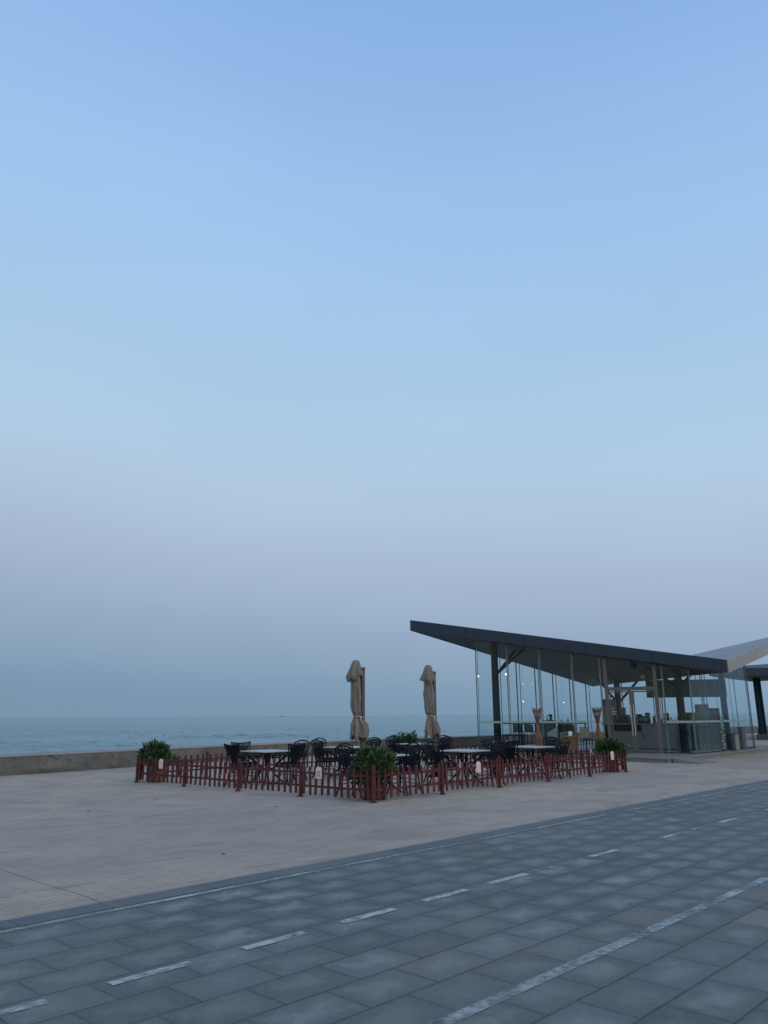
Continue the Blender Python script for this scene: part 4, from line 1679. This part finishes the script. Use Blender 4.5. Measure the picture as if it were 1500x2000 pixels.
def stool_proto():
    t_ = thing('bar_stool', 'x', 'stool')
    m = MB()
    m.tube([(-.19, .15, .70), (.19, .15, .70)], .001, 4)
    m.box((0, 0, .665), (.38, .36, .035))
    m.build('seat', M['shell'], t_, bevel=.01)
    m = MB()
    pr = []
    for i in range(9):
        a = math.pi * (1 + i / 8)
        pr.append((.19 * math.cos(a), .17 * math.sin(a)))
    for i in range(8):
        (xa, ya), (xb, yb) = pr[i], pr[i + 1]
        h0 = .32 - .08 * abs(i / 4 - 1)
        h1 = .32 - .08 * abs((i + 1) / 4 - 1)
        m.hexa([(xa, ya, .684), (xb, yb, .684), (xb * .93, yb * .93, .684), (xa * .93, ya * .93, .684),
                (xa, ya - .03, .684 + h0), (xb, yb - .03, .684 + h1), (xb * .93, yb * .93 - .03, .684 + h1), (xa * .93, ya * .93 - .03, .684 + h0)])
    m.build('backrest', M['shell'], t_)
    for sx in (-1, 1):
        for sy in (-1, 1):
            MB().tube([(sx * .13, sy * .12, .65), (sx * .19, sy * .18, .0)], .013, 6).build('leg', M['dark'], t_)
    m = MB()
    m.tube([(-.17, -.16, .25), (.17, -.16, .25), (.17, .16, .25), (-.17, .16, .25), (-.17, -.16, .25)], .008, 5)
    m.build('footrest', M['dark'], t_)
    return t_


sp_ = stool_proto()
first = True
for px_, Y, rz, lab in ((1007, 32.0, 0.1, 'grey shell bar stool at the left end of the black bar table'),
                        (1029, 31.9, -.1, 'grey shell bar stool in the middle behind the black bar table'),
                        (1055, 31.7, 0, 'grey shell bar stool partly hidden by the left rattan lamp'),
                        (1094, 31.2, .05, 'grey shell bar stool behind the wooden stand, left of a pair'),
                        (1109, 31.1, -.05, 'grey shell bar stool behind the wooden stand, right of a pair')):
    o = sp_ if first else copy_tree(sp_)
    first = False
    x, y = P(xr(px_), Y)
    o.location = (x, y, .166)
    o.rotation_euler = (0, 0, ang + rz)
    tag(o, lab, 'stool', 'grey bar stools inside the cafe')
x, y = P(xr(1104), 30.6)
ht2 = thing('bottle_table', 'narrow high table holding two bottles inside the cafe', 'table', (x, y, .166), ang)
MB().box((0, 0, 1.0), (1.5, .34, .03)).build('tabletop', M['dark'], ht2)
for sx in (-1, 1):
    MB().box((sx * .68, 0, .49), (.04, .04, .985)).build('leg', M['dark'], ht2)
zt = .166 + 1.015
for k, (px_, h_, r_, lab) in enumerate(((1093, .12, .022, 'short dark jar on the narrow high table, left of the bottle'),
                                       (1106, .17, .036, 'dark bottle on the narrow high table behind the wooden stand'),
                                       )):
    x, y = P(xr(px_), 30.6 - (xr(px_) - xr(1104)) * 14)
    t_ = thing('jar' if k == 0 else 'bottle', lab, 'jar' if k == 0 else 'bottle', (x, y, zt))
    MB().lathe([(r_, 0), (r_, h_ * .55), (r_ * .45, h_ * .75), (r_ * .5, h_)] if k else [(r_, 0), (r_, h_)], (0, 0), 12).build('glass_body', M['dark'], t_)
    MB().lathe([(r_ * .8 if not k else r_ * .6, h_ + .001), (r_ * .7 if not k else r_ * .5, h_ + .016)], (0, 0), 10).build('stopper', M['brown'], t_)
# crate with a dark machine on a cabinet
x, y = P(xr(1067), 30.9)
boxthing('display_cabinet', 'dark cabinet behind the left rattan lamp carrying a brown crate', 'cabinet', x, y, .166, (.46, .34, .98), M['darkwood'], ang)
boxthing('wooden_crate', 'brown wooden crate on the cabinet right of the left rattan lamp', 'crate', x, y, 1.150, (.42, .30, .13), M['brown'], ang, lid=M['wood'])
t_ = thing('hand_grinder', 'black hooped coffee press on the brown crate', 'coffee press', (x + .06, y - .02, 1.281), ang)
MB().box((0, 0, .012), (.22, .14, .022)).build('foot', M['dark'], t_)
MB().tube([(-.09, 0, .02), (-.10, 0, .12), (-.07, 0, .19), (0, 0, .20)], .016, 8).build('hoop', M['dark'], t_)
MB().lathe([(.035, .024), (.05, .06), (.045, .12), (.065, .16), (.06, .22), (.02, .235)], (.05, 0), 14).build('press_body', M['dark'], t_)
# low black side table near column
x, y = P(xr(999), 29.75)
t_ = thing('side_table', 'low black slatted table in front of the black bar table, right of the left column', 'table', (x, y, .151), ang)
MB().box((0, 0, .62), (.78, .42, .05)).build('tabletop', M['dark'], t_)
for sx in (-1, 1):
    for sy in (-1, 1):
        MB().box((sx * .34, sy * .17, .297), (.03, .03, .594)).build('leg', M['dark'], t_)


# folded cloth / framed chairs behind the glass
def framed_chair(px_, Y, lab, cloth, fw, rz, skew):
    x, y = P(xr(px_), Y)
    t_ = thing('canvas_chair', lab, 'chair', (x, y, .166), ang + rz, 'light framed canvas chairs inside the cafe')
    w = fw / 2
    for sx in (-1, 1):
        MB().box((sx * w, -.18, .44), (.028, .028, .88)).build('leg', M['slate'], t_)
        MB().box((sx * w, .20, .22), (.028, .028, .44)).build('leg', M['slate'], t_)
    m = MB()
    m.box((0, -.18, .865), (fw - .03, .024, .028))
    m.box((0, -.18, .46), (fw - .03, .024, .028))
    m.box((0, .20, .42), (fw - .03, .024, .028))
    m.build('frame', M['slate'], t_)
    MB().box((0, .01, .455), (fw - .04, .40, .03)).build('seat', M['slate'], t_)
    m = MB()
    n = 12
    for i in range(n):
        xa, xb = -w + fw * i / n, -w + fw * (i + 1) / n
        ya, yb = -.205 - .014 * (i % 2), -.205 - .014 * ((i + 1) % 2)
        fa, fb = (i / n, (i + 1) / n)
        ta, tb = (.66 + .20 * fa ** .8, .66 + .20 * fb ** .8) if skew else (.84, .84)
        ba = .50
        m.hexa([(xa, ya, ba), (xb, yb, ba), (xb, yb + .01, ba), (xa, ya + .01, ba), (xa, ya, ta), (xb, yb, tb), (xb, yb + .01, tb), (xa, ya + .01, ta)])
    m.build('cloth', cloth, t_)
    return t_


framed_chair(1076, 29.95, 'grey framed chair with pale pleated cloth, left of the wooden stand', M['paleglass'], .36, 0, True)
framed_chair(1139, 29.75, 'framed chair with cream canvas back, left of the right rattan lamp', M['canvas_cream'], .32, 0, False)
framed_chair(1322, 29.25, 'small chair with cream back standing in front of the counter near the column', M['canvas_cream'], .17, 0, False)
x, y = P(xr(1338), 29.35)
t_ = thing('round_stool', 'dark blue stool beside the corner column', 'stool', (x - .12, y + .05, .166), 0)
MB().lathe([(.12, .52), (.14, .56), (.14, .72), (.12, .74)], (0, 0), 18).build('cushion', M['dark'], t_)
for a in (0.5, 2.1, 3.7, 5.2):
    MB().tube([(.09 * math.cos(a), .09 * math.sin(a), .52), (.13 * math.cos(a), .13 * math.sin(a), 0)], .012, 6).build('leg', M['brown'], t_)

# wooden stand in front of the glass
x, y = P(xr(1107), 28.55)
ws = thing('wooden_stand', 'brown wooden reception stand with pale centre strip in front of the glass', 'lectern', (x, y, .151), ang)
m = MB()
m.box((0, 0, .29), (.50, .30, .58))
m.build('body', M['wood'], ws, bevel=.005)
MB().box((0, -.152, .29), (.045, .012, .58)).build('centre_strip', M['wood_pale'], ws)
MB().box((0, -.01, .596), (.54, .36, .03)).build('top_board', M['wood_pale'], ws)
m = MB()
m.prism([(-.30, 0), (.30, 0), (.30, .08), (.20, .14), (0, .17), (-.20, .14), (-.30, .08)], -.02, .02)
m.xf(Matrix.Translation((0, .04, .612)) @ Matrix.Rotation(R(90), 4, 'X'))
m.build('curved_back', M['slate'], ws)
t_ = thing('menu_card', 'white menu card propped on the wooden stand', 'card', (x + .01, y - .08, .151 + .612), ang)
m = MB()
m.box((0, 0, .075), (.13, .006, .15))
m.xf(Matrix.Rotation(R(-8), 4, 'X'))
m.build('card', M['paper'], t_)
m = MB()
m.box((0, .03, .006), (.10, .05, .01))
m.build('holder_foot', M['slate'], t_)


# rattan floor lamps
def rattan(px_, Y, lab, tilt):
    x, y = P(xr(px_), Y)
    t_ = thing('rattan_lamp', lab, 'floor lamp', (x, y, .151), tilt, 'hourglass rattan lamps outside the glass')
    m = MB()
    H = 1.56
    prof = [(.155, 0), (.155, .06), (.150, .25), (.130, .50), (.088, .68), (.055, .85), (.038, .98), (.052, 1.08), (.100, 1.28), (.150, 1.47), (.172, H)]

    def rad(z):
        for (r0, z0), (r1, z1) in zip(prof, prof[1:]):
            if z0 <= z <= z1:
                return r0 + (r1 - r0) * (z - z0) / (z1 - z0)
        return prof[-1][0]
    n = 30
    for k in range(n):
        a = 2 * math.pi * k / n
        zs = [i * .98 / 10 for i in range(11)]
        m.tube([(rad(z) * math.cos(a + z * .5), rad(z) * math.sin(a + z * .5), z) for z in zs], .012, 4)
    m.build('woven_base', M['rattan'], t_)
    m = MB()
    for k in range(20):
        a = 2 * math.pi * k / 20
        zs = [.98 + i * (H - .98) / 8 for i in range(9)]
        for sgn in (1, -1):
            m.tube([(rad(z) * math.cos(a + sgn * z * .7), rad(z) * math.sin(a + sgn * z * .7), z + (.02 * (k % 2) if z > 1.5 else 0)) for z in zs], .0075, 4)
    m.build('woven_shade', M['rattan'], t_)
    m = MB()
    for z in (.03, .30, .52, .90, 1.0, 1.36, 1.49):
        m.tube([(rad(z) * 1.02 * math.cos(a), rad(z) * 1.02 * math.sin(a), z) for a in [2 * math.pi * i / 20 for i in range(21)]], .009, 4)
    m.build('hoop', M['rattan'], t_)
    MB().lathe([(.11, .02), (.09, .5), (.02, .85)], (0, 0), 16).build('inner_liner', M['brown'], t_)
    return t_


rattan(1046.5, 29.0, 'hourglass rattan lamp on the left, behind the rightmost table', 0.0)
rattan(1163.5, 28.05, 'hourglass rattan lamp on the right, beside the right corner plant', .4)

# stand with leaves and glowing pale green blocks and white bins behind side glass
x, y = P(xr(1405), 29.75)
gp = thing('green_garland_stand', 'slender stand wound with leaves and small pale green glowing blocks behind the side glass', 'decoration', (x, y, .166))
MB().lathe([(.10, 0), (.10, .03), (.015, .05), (.012, 1.25)], (0, 0), 12).build('stand', M['slate'], gp)
m = MB()
r2 = random.Random(14)
for i in range(70):
    f = i / 70
    a = f * 22
    z = .06 + 1.25 * f
    rr = .075 * (1.1 - .5 * f)
    p = Vector((rr * math.cos(a), rr * math.sin(a), z))
    o_ = Vector((math.cos(a + r2.uniform(-.6, .6)), math.sin(a + r2.uniform(-.6, .6)), r2.uniform(-.2, .8))).normalized() * r2.uniform(.04, .08)
    w_ = o_.cross(Vector((0, 0, 1))).normalized() * .014
    m.poly([p, p + o_ * .5 + w_, p + o_, p + o_ * .5 - w_])
m.build('leaf_garland', M['leaf'], gp)
m = MB()
for i in range(11):
    a = i * 2.1 - 1.6
    z = .12 + i * .11
    m.box((.07 * math.cos(a), .07 * math.sin(a), z), (.03, .03, .055), a)
m.build('green_glow_blocks', M['green_lit'], gp)
for px_, Y, h_, lab in ((1427, 30.35, .55, 'pale grey bin behind the side glass, right of the green stand'),
                        (1441, 31.35, .80, 'tall dark grey bin just left of the rightmost column')):
    x, y = P(xr(px_), Y)
    t_ = thing('pale_bin', lab, 'bin', (x, y, .166), .3, 'pale bins behind the side glass')
    MB().box((0, 0, h_ / 2), (.18, .2, h_)).build('bin_body', M['paleglass'] if h_ < .6 else M['slate'], t_, bevel=.01)
    MB().box((0, 0, h_ + .013), (.19, .21, .022)).build('lid', M['slate'], t_)

ords = ['first', 'second', 'third', 'fourth', 'fifth', 'sixth', 'seventh', 'eighth']
r3 = random.Random(77)
for i, u in enumerate((.12, .22, 1.36, 1.68, 1.74, 2.02, 2.40, 2.55)):
    x, y = plc(u, r3.uniform(.42, .56))
    h_, r_ = r3.uniform(.14, .30), r3.uniform(.028, .045)
    t_ = thing('bottle', 'dark bottle at the back of the cafe counter, %s from the left' % ords[i], 'bottle', (x, y, ZC), 0, 'dark bottles at the back of the counter')
    MB().lathe([(r_, 0), (r_, h_ * .6), (r_ * .4, h_ * .78), (r_ * .4, h_)], (0, 0), 12).build('bottle_body', M[('dark', 'slate', 'darkred')[i % 3]], t_)
    MB().lathe([(r_ * .48, h_), (r_ * .48, h_ + .02)], (0, 0), 10).build('cap', M['dark'], t_)
x, y = plc(1.86, .5)
boxthing('paper_cup_stack', 'white stacked cup carton at the back of the counter behind the bottles', 'carton', x, y, ZC, (.12, .12, .22), M['white'], lid=M['slate'])
x, y = plc(.98, .5)
boxthing('dark_grinder_case', 'dark upright case on the counter behind the low coffee machine', 'case', x, y, ZC, (.20, .2, .34), M['dark'], lid=M['darkred'])
x, y = P(xr(1352), 30.9)
boxthing('service_trolley', 'dark trolley standing behind the corner column, under the menu board', 'trolley', x, y, .166, (.5, .4, 1.05), M['dark'], ac, lid=M['slate'])
x, y = P(xr(1352), 30.9)
boxthing('stacked_cups', 'dark stack of cups on the trolley behind the corner column', 'cups', x, y, 1.22, (.3, .2, .16), M['darkred'], ac, lid=M['slate'])

# lamp reflections in the glass, built as glowing dots on added cords
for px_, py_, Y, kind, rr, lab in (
        (934, 1321, 31.9, 'w', .036, 'small bright white lamp reflection high in the leftmost glass pane'),
        (988, 1317, 31.6, 'w', .036, 'small bright white lamp reflection just right of the left column'),
        (997, 1323, 32.2, 'p', .014, 'tiny pink lamp reflection just right of the second bright white one'),
        (1022, 1370, 31.5, 'y', .026, 'small yellow lamp reflection above the black bar table'),
        (1101, 1372, 31.2, 'w', .018, 'tiny white lamp reflection above the two bottles'),
        (1147, 1367, 31.0, 'p', .015, 'tiny pink lamp reflection left of the right rattan lamp'),
        (1022, 1336, 32.0, 'w', .012, 'faint white lamp reflection above the small yellow one'),
        (1039, 1336, 32.0, 'w', .010, 'faint white lamp reflection right of another faint one, under the sloping roof')):
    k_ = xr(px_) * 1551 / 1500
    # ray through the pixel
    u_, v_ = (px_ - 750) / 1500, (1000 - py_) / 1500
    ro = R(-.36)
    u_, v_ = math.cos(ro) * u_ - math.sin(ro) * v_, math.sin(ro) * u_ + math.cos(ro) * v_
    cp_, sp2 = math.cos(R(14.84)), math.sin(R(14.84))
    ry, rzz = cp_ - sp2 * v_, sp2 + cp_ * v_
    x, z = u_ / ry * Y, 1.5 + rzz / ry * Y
    t_ = thing('lamp_reflection', lab, 'light', (x, Y, z), 0, 'glowing dots added for lamp reflections in the cafe glass')
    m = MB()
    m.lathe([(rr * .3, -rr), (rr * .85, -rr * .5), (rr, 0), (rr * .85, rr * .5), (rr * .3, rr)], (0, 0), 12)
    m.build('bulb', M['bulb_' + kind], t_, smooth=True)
    MB().tube([(0, 0, rr), (0, 0, soff(x, Y) - z)], .002, 4).build('added_cord', M['slate'], t_)

# lamp / camera box under the front fascia
t_ = thing('security_camera', 'small dark camera box hanging under the front edge of the roof above the door', 'camera', (9.02, 28.55, soff(9.02, 28.55) - .30), ang)
MB().box((0, 0, .12), (.12, .22, .20)).build('housing', M['dark'], t_, bevel=.01)
MB().tube([(0, 0, .22), (0, 0, .30)], .02, 8).build('bracket', M['dark'], t_)
MB().lathe([(.035, -.0), (.035, .018)], (0, -.03), 12).build('lens', M['slate'], t_)

# ------------------------------------------------------------------ second pavilion, far right
p2 = thing('far_pavilion', 'second dark roofed pavilion beyond the cafe at the right edge', 'building')
f = [Vector((19.0, 46.0)), Vector((27.3, 45.2)), Vector((32.8, 50.5)), Vector((24.8, 53.5))]
zz = [3.62, 3.55, 4.6, 3.6]
m = MB()
lo = [(*p, z) for p, z in zip(f, zz)]
m.hexa(lo + [(a, c, z + .46) for a, c, z in lo])
r2_ = m.build('roof', M['fascia'], p2)
m = MB()
inset = [(p.x + (26 - p.x) * .03, p.y + (49 - p.y) * .03) for p in f]
m.hexa([(*q_, z - .03) for q_, z in zip(inset, zz)] + [(*q_, z - .004) for q_, z in zip(inset, zz)])
m.build('soffit', M['soffit'], r2_)
for x, y in ((22.1, 47.0), (22.75, 47.9), (28.9, 48.2), (25.4, 51.5)):
    MB().lathe([(.12, .30), (.11, 3.55)], (x, y), 16).build('column', M['teal'], p2)
m = MB()
m.prism([(21.45, 46.3), (28.8, 45.8), (31.3, 50.0), (24.8, 52.5)], 0, .30)
m.build('plinth', M['base'], p2)
x, y = P(xr(1479.5), 49.5)
bx = thing('brown_box', 'brown box standing by the sea wall beyond the cafe, left of the far pavilion', 'box', (x, y, 0), .7)
MB().box((0, 0, .27), (.36, .30, .54)).build('box_body', M['brown'], bx, bevel=.01)
MB().box((0, 0, .553), (.38, .32, .025)).build('lid', M['darkwood'], bx)


# ------------------------------------------------------------------ ships and buoys
def ship(px_, Y, L, lab):
    x = xr(px_) * Y / 1.0
    t_ = thing('cargo_ship', lab, 'ship', (x, Y, ZS), 0, 'far ships on the horizon')
    m = MB()
    m.prism([(-L / 2, -L * .06), (L * .42, -L * .06), (L / 2, 0), (L * .42, L * .06), (-L / 2, L * .06)], -1, L * .055)
    m.build('hull', M['rust'], t_)
    m = MB()
    m.box((-L * .38, 0, L * .09), (L * .12, L * .09, L * .07))
    m.box((-L * .38, 0, L * .14), (L * .03, L * .03, L * .03))
    m.build('superstructure', M['rust'], t_)
    m = MB()
    m.box((L * .06, 0, L * .068), (L * .6, L * .10, L * .022))
    m.build('cargo', M['rust'], t_)


ship(549.5, 9000, 70, 'small grey ship on the horizon, left of the umbrellas')
ship(801, 9500, 36, 'tiny grey ship on the horizon between the two umbrellas')
for px_, py_, lab in ((319.5, 1437.5, 'tiny dark buoy on the water above the left corner plant'),
                      (600, 1442, 'tiny dark buoy on the water above the left tables')):
    Y = 4.5 * 1602 / (py_ - 1397 - (750 - px_) * .0063)
    x = xr(px_) * Y
    t_ = thing('buoy', lab, 'buoy', (x, Y, ZS), 0, 'buoys on the sea')
    MB().lathe([(.10, -.1), (.20, .0), (.20, .12), (.10, .22)], (0, 0), 12).build('float', M['buoy'], t_)
    MB().lathe([(.03, .22), (.03, .42)], (0, 0), 8).build('top_mark', M['buoy'], t_)

# dry leaves on the plaza
for (x, y), lab in (((-4.32, 15.25), 'small dark dry leaf on the plaza, left of the leftmost fence bays'),
                    ((-4.9, 13.5), 'small dark dry leaf on the plaza, nearer the left edge'),
                    ((-1.84, 9.35), 'small dark dry leaf on the bare plaza in front of the fence'),
                    ((-1.9, 14.0), 'small dark dry leaf lying close to the left fence')):
    m = MB()
    m.poly([(-.028, 0, .004), (0, -.012, .010), (.035, .003, .006), (.006, .014, .011)])
    o = m.build('dry_leaf', M['leafdry'], loc=(x, y, 0), rz=x * 7, thick=.002)
    tag(o, lab, 'leaf', 'dry leaves on the plaza')
